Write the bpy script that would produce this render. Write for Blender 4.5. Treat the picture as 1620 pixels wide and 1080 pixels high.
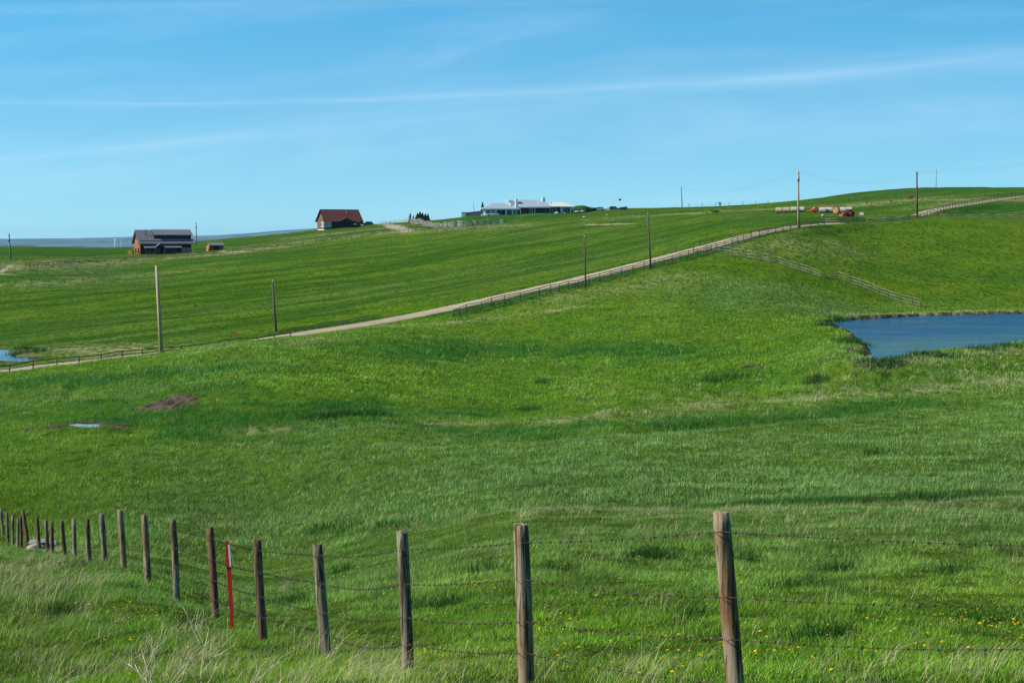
import bpy, bmesh, math, random
import numpy as np
from mathutils import Vector, Matrix
R = math.radians
PI = math.pi
random.seed(7)
rng = np.random.default_rng(11)
scene = bpy.context.scene
for o in list(bpy.data.objects):
    bpy.data.objects.remove(o)
C = scene.collection

# ------------------------------------------------------------------ camera
F = 3150.0                       # focal length in photo pixels (1620 wide): 70 mm
PITCH = math.atan(156.0 / F)     # camera looks slightly down
cam_d = bpy.data.cameras.new("camera")
cam = bpy.data.objects.new("camera", cam_d)
C.objects.link(cam)
cam_d.sensor_width = 36.0
cam_d.lens = 36.0 * F / 1620.0
cam_d.clip_start = 0.1
cam_d.clip_end = 60000.0
cam.location = (0, 0, 0)         # eye level is z = 0
cam.rotation_euler = (PI / 2 - PITCH, 0, 0)
scene.camera = cam

# ------------------------------------------------------------------ light
SUN_EL = 36.0
SUN_AZ = -99.0                  # compass style: 0 = +Y, clockwise; low on the left, a little behind the camera
sd = Vector((math.sin(R(SUN_AZ)) * math.cos(R(SUN_EL)), math.cos(R(SUN_AZ)) * math.cos(R(SUN_EL)), math.sin(R(SUN_EL))))
sun_d = bpy.data.lights.new("sun", 'SUN')
sun_d.energy = 5.0
sun_d.angle = R(0.5)
sun_d.color = (1.0, 0.94, 0.84)
sun = bpy.data.objects.new("sun", sun_d)
C.objects.link(sun)
sun.location = sd * 300
sun.rotation_euler = sd.to_track_quat('Z', 'Y').to_euler()

world = bpy.data.worlds.new("World")
scene.world = world
world.use_nodes = True
nt = world.node_tree
nt.nodes.clear()
def N(nt, t, **kw):
    n = nt.nodes.new(t)
    for k, v in kw.items():
        setattr(n, k, v)
    return n
def LK(nt, a, b):
    nt.links.new(a, b)
def MT(nt, op, a, b=None, c=None, clamp=False):
    n = nt.nodes.new('ShaderNodeMath'); n.operation = op; n.use_clamp = clamp
    for i, v in enumerate((a, b, c)):
        if v is None: continue
        if isinstance(v, (int, float)): n.inputs[i].default_value = v
        else: nt.links.new(v, n.inputs[i])
    return n.outputs[0]
def MIXC(nt, fac, a, b, mode='MIX'):
    n = nt.nodes.new('ShaderNodeMix'); n.data_type = 'RGBA'; n.blend_type = mode; n.clamp_factor = True
    for i, v in ((0, fac), (6, a), (7, b)):
        if isinstance(v, (int, float)): n.inputs[i].default_value = v
        elif isinstance(v, (tuple, list)): n.inputs[i].default_value = tuple(v) + ((1,) if len(v) == 3 else ())
        else: nt.links.new(v, n.inputs[i])
    return n.outputs[2]

tc = N(nt, 'ShaderNodeTexCoord')
sep = N(nt, 'ShaderNodeSeparateXYZ'); LK(nt, tc.outputs['Generated'], sep.inputs[0])
# the clear prairie sky is deeper blue than the texture's lowest degrees: look it up a little higher
zz = MT(nt, 'MULTIPLY_ADD', MT(nt, 'MAXIMUM', sep.outputs[2], 0.0), 2.6, 0.12)
cmb = N(nt, 'ShaderNodeCombineXYZ')
LK(nt, sep.outputs[0], cmb.inputs[0]); LK(nt, sep.outputs[1], cmb.inputs[1]); LK(nt, zz, cmb.inputs[2])
nrm = N(nt, 'ShaderNodeVectorMath', operation='NORMALIZE'); LK(nt, cmb.outputs[0], nrm.inputs[0])
sky = N(nt, 'ShaderNodeTexSky')
sky.sky_type = 'NISHITA'
sky.sun_disc = False
sky.sun_elevation = R(SUN_EL)
sky.sun_rotation = R(SUN_AZ)
sky.altitude = 1100
sky.air_density = 1.0
sky.dust_density = 0.4
sky.ozone_density = 2.2
LK(nt, nrm.outputs[0], sky.inputs[0])
# thin cirrus streaks
yy = MT(nt, 'MAXIMUM', sep.outputs[1], 0.05)
u = MT(nt, 'DIVIDE', sep.outputs[0], yy)
v = MT(nt, 'DIVIDE', sep.outputs[2], yy)
def band(c0, c1, c2, w0, w1, amp, scale_u, seed, detail=5):
    # centre line v = c0 + c1 u + c2 u^2, width w0 + w1 u
    cen = MT(nt, 'MULTIPLY_ADD', MT(nt, 'MULTIPLY_ADD', u, c2, c1), u, c0)
    w = MT(nt, 'MAXIMUM', MT(nt, 'MULTIPLY_ADD', u, w1, w0), 0.0006)
    t = MT(nt, 'DIVIDE', MT(nt, 'SUBTRACT', v, cen), w)
    g = MT(nt, 'EXPONENT', MT(nt, 'MULTIPLY', MT(nt, 'MULTIPLY', t, t), -1.0))
    cv = N(nt, 'ShaderNodeCombineXYZ')
    LK(nt, MT(nt, 'MULTIPLY', u, scale_u), cv.inputs[0]); LK(nt, MT(nt, 'MULTIPLY', t, 0.8), cv.inputs[1]); cv.inputs[2].default_value = seed
    no = N(nt, 'ShaderNodeTexNoise'); no.inputs['Scale'].default_value = 1.0; no.inputs['Detail'].default_value = detail
    LK(nt, cv.outputs[0], no.inputs['Vector'])
    mr = N(nt, 'ShaderNodeMapRange'); mr.inputs[1].default_value = 0.3; mr.inputs[2].default_value = 0.7
    LK(nt, no.outputs[0], mr.inputs[0])
    return MT(nt, 'MULTIPLY', MT(nt, 'MULTIPLY', g, mr.outputs[0]), amp)
b1 = band(0.0741, 0.048, 0.128, 0.0028, 0.0072, 0.17, 5, 1.0)
b2 = band(0.0675, 0.098, -0.02, 0.0055, 0.0140, 0.11, 9, 4.0)
b3 = band(0.1215, 0.022, 0.0, 0.0028, 0.001, 0.10, 8, 7.0)
b4 = band(0.104, 0.28, 0.0, 0.010, 0.0, 0.14, 26, 9.0)
b4 = MT(nt, 'MULTIPLY', b4, MT(nt, 'EXPONENT', MT(nt, 'MULTIPLY', MT(nt, 'POWER', MT(nt, 'MULTIPLY', MT(nt, 'ADD', u, 0.03), 26.0), 2.0), -1.0)))
b5 = band(0.055, 0.05, 0.0, 0.016, 0.0, 0.10, 14, 13.0)
vm = N(nt, 'ShaderNodeCombineXYZ')
LK(nt, MT(nt, 'MULTIPLY', u, 9.0), vm.inputs[0]); LK(nt, MT(nt, 'MULTIPLY', MT(nt, 'MULTIPLY_ADD', u, -0.08, v), 60.0), vm.inputs[1]); vm.inputs[2].default_value = 3.3
nz = N(nt, 'ShaderNodeTexNoise'); nz.inputs['Scale'].default_value = 1.0; nz.inputs['Detail'].default_value = 6
LK(nt, vm.outputs[0], nz.inputs['Vector'])
mr = N(nt, 'ShaderNodeMapRange'); mr.inputs[1].default_value = 0.48; mr.inputs[2].default_value = 0.85; mr.inputs[4].default_value = 0.10
LK(nt, nz.outputs[0], mr.inputs[0])
cl = mr.outputs[0]
for b in (b1, b2, b3, b4, b5):
    cl = MT(nt, 'ADD', cl, b)
cl = MT(nt, 'MULTIPLY', cl, MT(nt, 'GREATER_THAN', sep.outputs[1], 0.05), clamp=True)
SKYTINT = (1.12, 1.40, 1.08)      # near the horizon
SKYHIGH = (0.68, 1.60, 1.54)      # higher up
tl_ = MIXC(nt, MT(nt, 'MULTIPLY', v, 9.0, clamp=True), SKYTINT, SKYHIGH)
base = MIXC(nt, 1.0, sky.outputs[0], tl_, 'MULTIPLY')
col = MIXC(nt, cl, base, (6.6, 7.6, 8.4))
bg = N(nt, 'ShaderNodeBackground'); bg.inputs[1].default_value = 0.112
LK(nt, col, bg.inputs[0])
wo = N(nt, 'ShaderNodeOutputWorld'); LK(nt, bg.outputs[0], wo.inputs[0])

scene.view_settings.view_transform = 'Standard'
scene.view_settings.look = 'None'
scene.view_settings.gamma = 1.0
scene.view_settings.use_curve_mapping = False
scene.view_settings.exposure = 0.46

# ------------------------------------------------------------------ projection helpers
cp, sp = math.cos(PITCH), math.sin(PITCH)
def ray(px, py):
    v = (540.0 - py) / F
    y = cp + v * sp
    z = -sp + v * cp
    return (px - 810.0) / F / y, z / y          # x and z per metre of forward distance
def P(px, py, D):
    a, b = ray(px, py)
    return Vector((a * D, D, b * D))
def proj(p):
    x, y, z = p
    f = y * cp - z * sp
    w = y * sp + z * cp
    return 810 + F * x / f, 540 - F * w / f

# ------------------------------------------------------------------ noise (value noise, fbm)
_perm = rng.random((256, 256))
def vnoise(x, y, s=0):
    xi = np.floor(x).astype(np.int64); yi = np.floor(y).astype(np.int64)
    fx = x - xi; fy = y - yi
    fx = fx * fx * fx * (fx * (fx * 6 - 15) + 10); fy = fy * fy * fy * (fy * (fy * 6 - 15) + 10)
    a = _perm[(xi + s * 37) & 255, (yi + s * 91) & 255]; b = _perm[(xi + 1 + s * 37) & 255, (yi + s * 91) & 255]
    c = _perm[(xi + s * 37) & 255, (yi + 1 + s * 91) & 255]; d = _perm[(xi + 1 + s * 37) & 255, (yi + 1 + s * 91) & 255]
    return (a + (b - a) * fx) * (1 - fy) + (c + (d - c) * fx) * fy - 0.5
def fbm(x, y, s=0, o=3):
    r = 0; a = 1.0
    for k in range(o):
        r = r + a * vnoise(x, y, s + k); x = x * 2.03 + 11.3; y = y * 2.03 + 5.7; a *= 0.5
    return r
def sstep(a, b, x):
    t = np.clip((x - a) / (b - a), 0, 1)
    return t * t * (3 - 2 * t)

# ------------------------------------------------------------------ terrain: cross sections fanning out from the camera
# for each bearing (photo column) the height profile as (forward distance, line of sight row)
COLS = {
 -500: [(20,1010),(60,840),(95,800),(150,660),(205,612),(260,590),(350,520),(450,460),(600,415),(760,396)],
 0: [(8,1330),(14,1160),(20,1075),(30,960),(50,888),(75,860),(95,842),(120,751),(150,678),(180,628),(205,600),(225,590),(235,586),(262,564),(285,548),(330,515),(400,468),(460,428),(560,408),(680,395),(760,390.5)],
 200: [(8,1330),(14,1130),(20,1050),(28,972),(39,907),(60,878),(80,852),(110,779),(150,676),(180,614),(215,573),(236,566),(252,563),(270,553),(300,528),(350,495),(400,466),(450,447),(520,426),(570,413),(620,402.5),(700,396),(770,391)],
 400: [(8,1300),(14,1120),(18,1060),(24.5,1012),(40,948),(60,912),(80,872),(110,785),(140,694),(170,612),(200,566),(225,545),(240,538.5),(256,538.5),(272,539.5),(286,528),(320,505),(370,475),(450,436),(520,412),(600,396),(660,385),(740,377),(800,373)],
 600: [(8,1280),(12,1120),(17.5,1058),(24,1000),(40,922),(60,878),(80,830),(110,750),(140,680),(160,645),(180,612),(220,560),(255,526),(280,514),(296,508),(310,500),(350,472),(420,440),(500,408),(570,386),(650,369),(720,361),(780,357),(840,354.5)],
 800: [(8,1270),(12,1130),(15.6,1086),(20,1015),(30,926),(45,860),(60,828),(80,790),(110,735),(150,670),(190,612),(230,566),(270,524),(300,494),(312,484),(318,472),(324,467),(332,462),(380,438),(450,407),(520,383),(590,364),(650,351),(700,342),(760,337.5)],
 1000: [(8,1270),(12,1150),(14.5,1094),(20,1010),(30,922),(45,850),(60,820),(80,782),(110,725),(150,657),(190,600),(230,550),(270,507),(310,468),(338,442),(350,426),(358,420),(366,415),(410,396),(480,371),(560,352),(640,338),(720,332),(780,330)],
 1200: [(8,1260),(12,1140),(14.2,1090),(20,1000),(30,915),(45,845),(60,812),(80,780),(110,728),(150,655),(180,606),(215,563),(250,528),(290,487),(330,447),(370,405),(388,378),(396,370),(402,367),(410,363),(450,350),(510,341),(600,334),(700,327),(770,323)],
 1400: [(8,1250),(12,1130),(14,1084),(20,998),(30,905),(45,838),(60,804),(80,772),(110,722),(150,655),(175,602),(186,577),(250,530),(309,500),(325,487),(345,464),(365,437),(385,410),(405,386),(425,366),(440,354.5),(455,348),(475,346),(490,345),(520,342),(560,335),(620,325),(700,314),(760,305),(820,300)],
 1600: [(8,1240),(12,1120),(14,1070),(20,990),(30,900),(45,834),(60,802),(80,770),(110,722),(150,652),(180,597),(205,558),(217,547),(300,502),(314,496),(330,484),(350,463),(370,438),(395,408),(415,385),(435,365),(455,352.5),(480,347),(520,341.5),(560,331),(610,316),(640,312.5),(700,305),(760,300),(820,297)],
 2100: [(8,1230),(14,1070),(20,990),(45,834),(110,722),(170,606),(217,547),(312,497),(380,430),(450,365),(560,330),(640,305),(760,295),(820,292)],
}
def pchip(x, y, xi):
    x = np.asarray(x, float); y = np.asarray(y, float)
    h = np.diff(x); d = np.diff(y) / h
    m = np.zeros_like(y)
    for k in range(1, len(x) - 1):
        if d[k-1] * d[k] > 0:
            w1 = 2*h[k] + h[k-1]; w2 = h[k] + 2*h[k-1]
            m[k] = (w1 + w2) / (w1 / d[k-1] + w2 / d[k])
    m[0] = d[0]; m[-1] = d[-1]
    xi = np.clip(xi, x[0], x[-1])
    k = np.clip(np.searchsorted(x, xi) - 1, 0, len(h) - 1)
    t = (xi - x[k]) / h[k]
    return (y[k]*(1+2*t)*(1-t)**2 + h[k]*m[k]*t*(1-t)**2 + y[k+1]*t*t*(3-2*t) + h[k]*m[k+1]*t*t*(t-1))
TL = np.linspace(math.log(2.0), math.log(40000.0), 1400)
PLAIN = -34.0
def prof(lst):
    xs = [math.log(2.0)]; zs = [-1.62]
    for D, py in lst:
        xs.append(math.log(D)); zs.append(ray(810, py)[1] * D)
    Dl = lst[-1][0]; zl = zs[-1]
    for D, k in ((Dl*1.12, .05), (Dl*1.5, .5), (Dl*2.2, .9), (Dl*3.2, 1.0), (40000, 1.0)):
        xs.append(math.log(D)); zs.append(zl + (PLAIN - zl) * k)
    return pchip(xs, zs, TL)
cpx = sorted(COLS)
tab0 = np.array([prof(COLS[k]) for k in cpx])
TP = np.arange(-500, 2101, 10.0)
TAB = np.zeros((len(TP), len(TL)))
xk = np.array(cpx, float)
# Catmull-Rom style across bearings
mm = np.zeros_like(tab0)
for k in range(1, len(xk) - 1):
    mm[k] = (tab0[k+1] - tab0[k-1]) / (xk[k+1] - xk[k-1])
for i, p in enumerate(TP):
    k = min(max(int(np.searchsorted(xk, p)) - 1, 0), len(xk) - 2)
    h = xk[k+1] - xk[k]; t = (p - xk[k]) / h
    TAB[i] = (tab0[k]*(1+2*t)*(1-t)**2 + h*mm[k]*t*(1-t)**2 + tab0[k+1]*t*t*(3-2*t) + h*mm[k+1]*t*t*(t-1))
ker = np.exp(-np.linspace(-2, 2, 9)**2); ker /= ker.sum()
pad = np.pad(TAB, ((0, 0), (4, 4)), mode='edge')
TAB = sum(ker[j] * pad[:, j:j+TAB.shape[1]] for j in range(9))

def dist_poly(x, y, pts, closed=False):
    """distance to a polyline; returns distance, arc parameter index and signed side"""
    best = np.full(x.shape, 1e18); bi = np.zeros(x.shape)
    n = len(pts)
    for i in range(n if closed else n - 1):
        ax, ay = pts[i][0], pts[i][1]; bx, by = pts[(i+1) % n][0], pts[(i+1) % n][1]
        dx, dy = bx-ax, by-ay
        t = np.clip(((x-ax)*dx + (y-ay)*dy) / (dx*dx+dy*dy), 0, 1)
        d = (x-ax-t*dx)**2 + (y-ay-t*dy)**2
        m = d < best
        best = np.where(m, d, best); bi = np.where(m, i + t, bi)
    return np.sqrt(best), bi
def inside_poly(x, y, pts):
    c = np.zeros(x.shape, bool)
    n = len(pts); j = n - 1
    for i in range(n):
        xi, yi, xj, yj = pts[i][0], pts[i][1], pts[j][0], pts[j][1]
        if yi != yj:
            c ^= ((yi > y) != (yj > y)) & (x < (xj-xi)*(y-yi)/(yj-yi)+xi)
        j = i
    return c
def lvl(px, py, z):
    a, b = ray(px, py); D = z / b
    return (a*D, D)
Z_POND, Z_MARSH, Z_PUD = -11.2, -14.95, -13.72
POND = [lvl(a, b, Z_POND) for a, b in [(1301,514),(1314,509),(1345,506.5),(1372,504.5),(1400,503),(1430,501.5),(1458,500),(1490,499),(1530,498),(1575,497),(1620,496),(1700,496),(1800,500),(1830,520),(1760,538),(1690,542),(1632,543),(1600,547),(1575,552),(1545,555.5),(1500,557),(1462,560),(1432,566),(1412,573),(1398,576),(1384,573),(1372,568),(1366,563),(1370,557),(1367,549),(1358,544),(1351,537),(1348,529),(1338,525),(1320,520)]]
MARSH = [lvl(a, b, Z_MARSH) for a, b in [(-60,548),(-20,551),(8,552),(20,556),(12,559),(26,561),(24,566),(40,564),(50,571),(30,573),(-5,571),(-30,573),(-60,570)]]
PUD = [lvl(a, b, Z_PUD) for a, b in [(108,671.5),(126,670.5),(150,671),(155,672.5),(148,675.5),(130,675),(110,673)]]
POOLS = [(POND, Z_POND, 0.42), (MARSH, Z_MARSH, 0.15), (PUD, Z_PUD, 0.05)]
# gravel road: (column, row, forward distance)
ROAD_A = [(-300,622,212.5),(-100,598,226.5),(0,586,235),(100,574,243),(200,563,252),(300,553,262),(400,540,272),(500,523.5,284),(600,508,296.5),(700,489,309),(800,467,324),(900,444.5,340),(1000,420,358),(1070,402,372),(1140,384,387),(1200,368.5,400),(1263,357.5,415),(1310,353.5,430),(1355,352.5,450),(1400,350,476),(1440,343,505),(1480,331.5,532),(1530,323,570),(1580,315.5,615),(1620,310.5,650),(1700,303,720)]
ROAD = [tuple(P(*r)) for r in ROAD_A]
def dense(pts, n=8):
    out = []
    for i in range(len(pts) - 1):
        p0 = Vector(pts[max(i-1, 0)]); p1 = Vector(pts[i]); p2 = Vector(pts[i+1]); p3 = Vector(pts[min(i+2, len(pts)-1)])
        for k in range(n):
            t = k / n
            out.append(0.5*((2*p1)+(p2-p0)*t+(2*p0-5*p1+4*p2-p3)*t*t+(3*p1-p0-3*p2+p3)*t**3))
    out.append(Vector(pts[-1]))
    return out
ROADD = dense(ROAD, 3)
roadz = np.array([p.z for p in ROADD])

def base_h(x, y):
    r = np.sqrt(x*x + y*y) + 1e-6
    a = np.arctan2(x, y)
    ac = np.clip(a, -0.39, 0.385)
    px = 810 + F*np.tan(ac)
    D = r*np.cos(ac)
    fi = np.clip((px - TP[0]) / 10.0, 0, len(TP) - 1.001)
    fj = np.clip((np.log(np.maximum(D, 2.0)) - TL[0]) / (TL[1] - TL[0]), 0, len(TL) - 1.001)
    i = fi.astype(int); j = fj.astype(int); ti = fi - i; tj = fj - j
    z = TAB[i, j]*(1-ti)*(1-tj) + TAB[i+1, j]*ti*(1-tj) + TAB[i, j+1]*(1-ti)*tj + TAB[i+1, j+1]*ti*tj
    # turning away from the view: settle to a gentle common fall
    w = sstep(0.5, 1.6, np.abs(a))
    z = z*(1-w) + w*(-1.62 + (PLAIN+1.62)*sstep(20, 1500, r))
    return z, D
HUMPS = []      # (x, y, radius x, radius y, height)
DITCH = []      # (world polyline, width, depth)
FLATS = []      # (x, y, radius, height) building pads
def pad(px, py, D, r):
    q = P(px, py, D); FLATS.append((q.x, q.y, r, q.z))
pad(262, 403.6, 630, 11.0); pad(340, 398, 640, 5.0); pad(549, 360.5, 792, 5.5); pad(662, 355, 705, 6); pad(675, 358.5, 682, 7); pad(690, 361, 662, 8); pad(705, 362.3, 650, 8); pad(720, 362.3, 646, 8); pad(740, 361.3, 645, 8); pad(760, 360, 647, 8); pad(780, 358.7, 650, 8); pad(800, 357.3, 652, 8); pad(785, 344.2, 688, 7.0); pad(830, 343.2, 688, 7.0); pad(885, 340.0, 688, 8.0); pad(785, 342.3, 706, 10.0); pad(830, 341.4, 706, 11.0); pad(885, 337.9, 706, 11.0)
def H(x, y):
    x = np.atleast_1d(np.asarray(x, float)); y = np.atleast_1d(np.asarray(y, float))
    z, D = base_h(x, y)
    amp = sstep(5, 60, D)
    far = 1 - sstep(900, 2000, D)
    n = 0.34*fbm(x/19.0, y/19.0, 3, 2) + 0.20*fbm(x/5.0, y/5.0, 9, 2)*(0.25 + amp*0.75) + 0.05*fbm(x/0.9, y/0.9, 17, 2)*(1-sstep(120, 260, D))
    n = n + 0.55*fbm(x/60.0+3, y/60.0, 21, 2)*sstep(120, 500, D)
    n = n*(0.25 + 0.75*amp)*far
    z = z + 30*fbm(x/3000.0, y/3000.0, 31, 2)*sstep(4000, 12000, D)*0.15
    for hx, hy, rx, ry, hh in HUMPS:
        q = ((x-hx)/rx)**2 + ((y-hy)/ry)**2
        z = z + hh*np.exp(-q)
    keep = np.ones_like(z)
    m = (D > 150) & (D < 800)
    if m.any():
        d, bi = dist_poly(x[m], y[m], [(p.x, p.y) for p in ROADD])
        zr = np.interp(bi, np.arange(len(roadz)), roadz)
        k = 1 - sstep(3.2, 9.0, d)
        z[m] = z[m]*(1-k) + (zr - 0.10)*k
        keep[m] = sstep(2.5, 10, d)
    z = z + n*keep
    for fx, fy, fr, fz in FLATS:
        m = (np.abs(x-fx) < fr*2.2) & (np.abs(y-fy) < fr*2.2)
        if m.any():
            k = 1 - sstep(fr*.85, fr*2.0, np.sqrt((x[m]-fx)**2 + (y[m]-fy)**2))
            z[m] = z[m]*(1-k) + fz*k
    for pts, w, dep in DITCH:
        xs = [p[0] for p in pts]; ys = [p[1] for p in pts]
        m = (x > min(xs)-9) & (x < max(xs)+9) & (y > min(ys)-9) & (y < max(ys)+9)
        if m.any():
            d, bi = dist_poly(x[m], y[m], pts)
            wob = 0.5*w*vnoise(x[m]/2.0, y[m]/2.0, 88)
            z[m] -= dep*np.exp(-((d + wob)/w)**2)*sstep(0, .6, bi)*(1 - sstep(len(pts)-1.6, len(pts)-1, bi))
    for poly, lv, bank in POOLS:
        xs = [p[0] for p in poly]; ys = [p[1] for p in poly]
        m = (x > min(xs)-14) & (x < max(xs)+14) & (y > min(ys)-20) & (y < max(ys)+20)
        if not m.any(): continue
        xm, ym = x[m], y[m]
        d, _ = dist_poly(xm, ym, poly, True)
        ins = inside_poly(xm, ym, poly)
        wob = (0.9*fbm(xm/2.2, ym/2.2, 41, 3) + 0.6*vnoise(xm/0.7, ym/0.7, 44))*(1.0 if bank > .3 else 0.5)
        sd_ = np.where(ins, -d, d) + wob
        zm = z[m]
        dip = lv - 0.05 - np.clip(-sd_, 0, 4)*0.25
        bk = lv + bank*sstep(-0.05, 0.55, sd_) + 0.02*np.clip(sd_, 0, 30)
        t = sstep(1.5, 12.0 if bank > .3 else 5.0, sd_)
        z[m] = np.where(sd_ < 0, dip, bk*(1-t) + zm*t)
    return z
def h1(x, y):
    return float(H(x, y)[0])
def hit(px, py, d0=10.0, d1=900.0):
    a, b = ray(px, py)
    D = np.exp(np.linspace(math.log(d0), math.log(d1), 3000))
    g = H(a*D, D) - b*D
    k = np.where(g > 0)[0]
    if len(k) == 0: k = np.array([int(np.argmax(g))])
    i = k[0]
    if i == 0: return Vector((a*D[0], D[0], b*D[0]))
    t = g[i-1] / (g[i-1] - g[i]) if g[i] != g[i-1] else 0
    t = min(max(t, 0), 1)
    d = D[i-1] + (D[i]-D[i-1])*t
    return Vector((a*d, d, h1(a*d, d)))
def at(px, D):
    x = (px - 810.0)/F*D
    for _ in range(2):
        z = h1(x, D)
        f = D*cp - z*sp
        x = (px - 810.0)/F*f
    return Vector((x, D, h1(x, D)))

# ------------------------------------------------------------------ object helpers
def tag(o, label=None, cat=None, group=None, kind=None):
    if label: o['label'] = label
    if cat: o['category'] = cat
    if group: o['group'] = group
    if kind: o['kind'] = kind
    return o
def empty(name, loc, rz=0.0, label=None, cat=None, group=None):
    o = bpy.data.objects.new(name, None); C.objects.link(o)
    o.empty_display_size = 0.5
    o.location = loc; o.rotation_euler = (0, 0, rz)
    return tag(o, label, cat, group)
def mesh_np(name, verts, faces, mat, parent=None, smooth=False):
    me = bpy.data.meshes.new(name)
    me.from_pydata([tuple(v) for v in verts], [], faces)
    if smooth:
        me.polygons.foreach_set('use_smooth', [True]*len(me.polygons))
    if mat: me.materials.append(mat)
    o = bpy.data.objects.new(name, me); C.objects.link(o)
    if parent: o.parent = parent
    return o
class MB:
    """collects boxes, prisms and tubes for ONE mesh object"""
    def __init__(s): s.v = []; s.f = []; s.sm = []
    def add(s, vs, fs, smooth=False):
        k = len(s.v); s.v += [tuple(v) for v in vs]; s.f += [tuple(i+k for i in f) for f in fs]; s.sm += [smooth]*len(fs)
        return s
    def box(s, x0, y0, z0, x1, y1, z1, M=None):
        vs = [Vector(p) for p in [(x0,y0,z0),(x1,y0,z0),(x1,y1,z0),(x0,y1,z0),(x0,y0,z1),(x1,y0,z1),(x1,y1,z1),(x0,y1,z1)]]
        if M: vs = [M @ v for v in vs]
        return s.add(vs, [(3,2,1,0),(4,5,6,7),(0,1,5,4),(1,2,6,5),(2,3,7,6),(3,0,4,7)])
    def hexa(s, b, t):
        return s.add(b+t, [(3,2,1,0),(4,5,6,7),(0,1,5,4),(1,2,6,5),(2,3,7,6),(3,0,4,7)])
    def prism(s, pts, y0, y1, axis='y'):
        n = len(pts)
        if axis == 'y':
            a = [(p[0], y0, p[1]) for p in pts]; b = [(p[0], y1, p[1]) for p in pts]
        elif axis == 'x':
            a = [(y0, p[0], p[1]) for p in pts]; b = [(y1, p[0], p[1]) for p in pts]
        else:
            a = [(p[0], p[1], y0) for p in pts]; b = [(p[0], p[1], y1) for p in pts]
        return s.add(a+b, [tuple(range(n))[::-1], tuple(range(n, 2*n))] + [(i, (i+1) % n, n+(i+1) % n, n+i) for i in range(n)])
    def tube(s, pts, rad, n=8, cap=True, smooth=True):
        pts = [Vector(p) for p in pts]
        if isinstance(rad, (int, float)): rad = [rad]*len(pts)
        k = len(s.v); ref = None
        for i, p in enumerate(pts):
            t = (pts[min(i+1, len(pts)-1)] - pts[max(i-1, 0)]).normalized()
            if ref is None: ref = Vector((1, 0, 0)) if abs(t.x) < .9 else Vector((0, 1, 0))
            a = t.cross(ref).normalized(); b = t.cross(a); ref = b.cross(t) if False else ref
            for j in range(n):
                q = p + (a*math.cos(2*PI*j/n) + b*math.sin(2*PI*j/n))*rad[i]
                s.v.append(tuple(q))
        for i in range(len(pts)-1):
            for j in range(n):
                s.f.append((k+i*n+j, k+i*n+(j+1) % n, k+(i+1)*n+(j+1) % n, k+(i+1)*n+j)); s.sm.append(smooth)
        if cap:
            s.f.append(tuple(k+j for j in range(n))[::-1]); s.sm.append(False)
            s.f.append(tuple(k+(len(pts)-1)*n+j for j in range(n))); s.sm.append(False)
        return s
    def build(s, name, mat, parent=None, bevel=0.0):
        me = bpy.data.meshes.new(name)
        me.from_pydata(s.v, [], s.f)
        me.polygons.foreach_set('use_smooth', s.sm)
        bm = bmesh.new(); bm.from_mesh(me)
        bmesh.ops.recalc_face_normals(bm, faces=bm.faces)
        bm.to_mesh(me); bm.free()
        if mat: me.materials.append(mat)
        o = bpy.data.objects.new(name, me); C.objects.link(o)
        if parent: o.parent = parent
        if bevel:
            md = o.modifiers.new('bevel', 'BEVEL'); md.width = bevel; md.segments = 1; md.limit_method = 'ANGLE'
        return o

# ------------------------------------------------------------------ materials
def newmat(name):
    m = bpy.data.materials.new(name); m.use_nodes = True
    nt = m.node_tree; nt.nodes.clear()
    out = N(nt, 'ShaderNodeOutputMaterial'); b = N(nt, 'ShaderNodeBsdfPrincipled')
    LK(nt, b.outputs[0], out.inputs[0])
    return m, nt, b
def noise(nt, vec, scale, detail=4, rough=.55, dist=0.0):
    n = N(nt, 'ShaderNodeTexNoise'); n.inputs['Scale'].default_value = scale; n.inputs['Detail'].default_value = detail
    n.inputs['Roughness'].default_value = rough; n.inputs['Distortion'].default_value = dist
    if vec is not None: LK(nt, vec, n.inputs['Vector'])
    return n.outputs[0]
def mapping(nt, vec, scale=(1,1,1), rot=(0,0,0)):
    m = N(nt, 'ShaderNodeMapping'); m.inputs['Scale'].default_value = scale; m.inputs['Rotation'].default_value = rot
    LK(nt, vec, m.inputs['Vector']); return m.outputs[0]
def rng_(nt, v, a, b, c=0.0, d=1.0):
    m = N(nt, 'ShaderNodeMapRange'); m.interpolation_type = 'SMOOTHSTEP'
    for i, q in enumerate((a, b, c, d)): m.inputs[i+1].default_value = q
    LK(nt, v, m.inputs[0]); return m.outputs[0]
def simple(name, col, col2=None, scale=3.0, rough=.85, stretch=(1,1,1), bump=0.0, metal=0.0, spec=0.3, lo=.35, hi=.65):
    m, nt, b = newmat(name)
    t = N(nt, 'ShaderNodeTexCoord')
    vec = mapping(nt, t.outputs['Object'], stretch)
    n = noise(nt, vec, scale, 5)
    c2 = col2 if col2 else tuple(c*0.72 for c in col)
    LK(nt, MIXC(nt, rng_(nt, n, lo, hi), col, c2), b.inputs['Base Color'])
    b.inputs['Roughness'].default_value = rough; b.inputs['Metallic'].default_value = metal
    b.inputs['Specular IOR Level'].default_value = spec
    if bump:
        bp = N(nt, 'ShaderNodeBump'); bp.inputs['Strength'].default_value = bump; bp.inputs['Distance'].default_value = 0.02
        LK(nt, n, bp.inputs['Height']); LK(nt, bp.outputs[0], b.inputs['Normal'])
    return m
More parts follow.
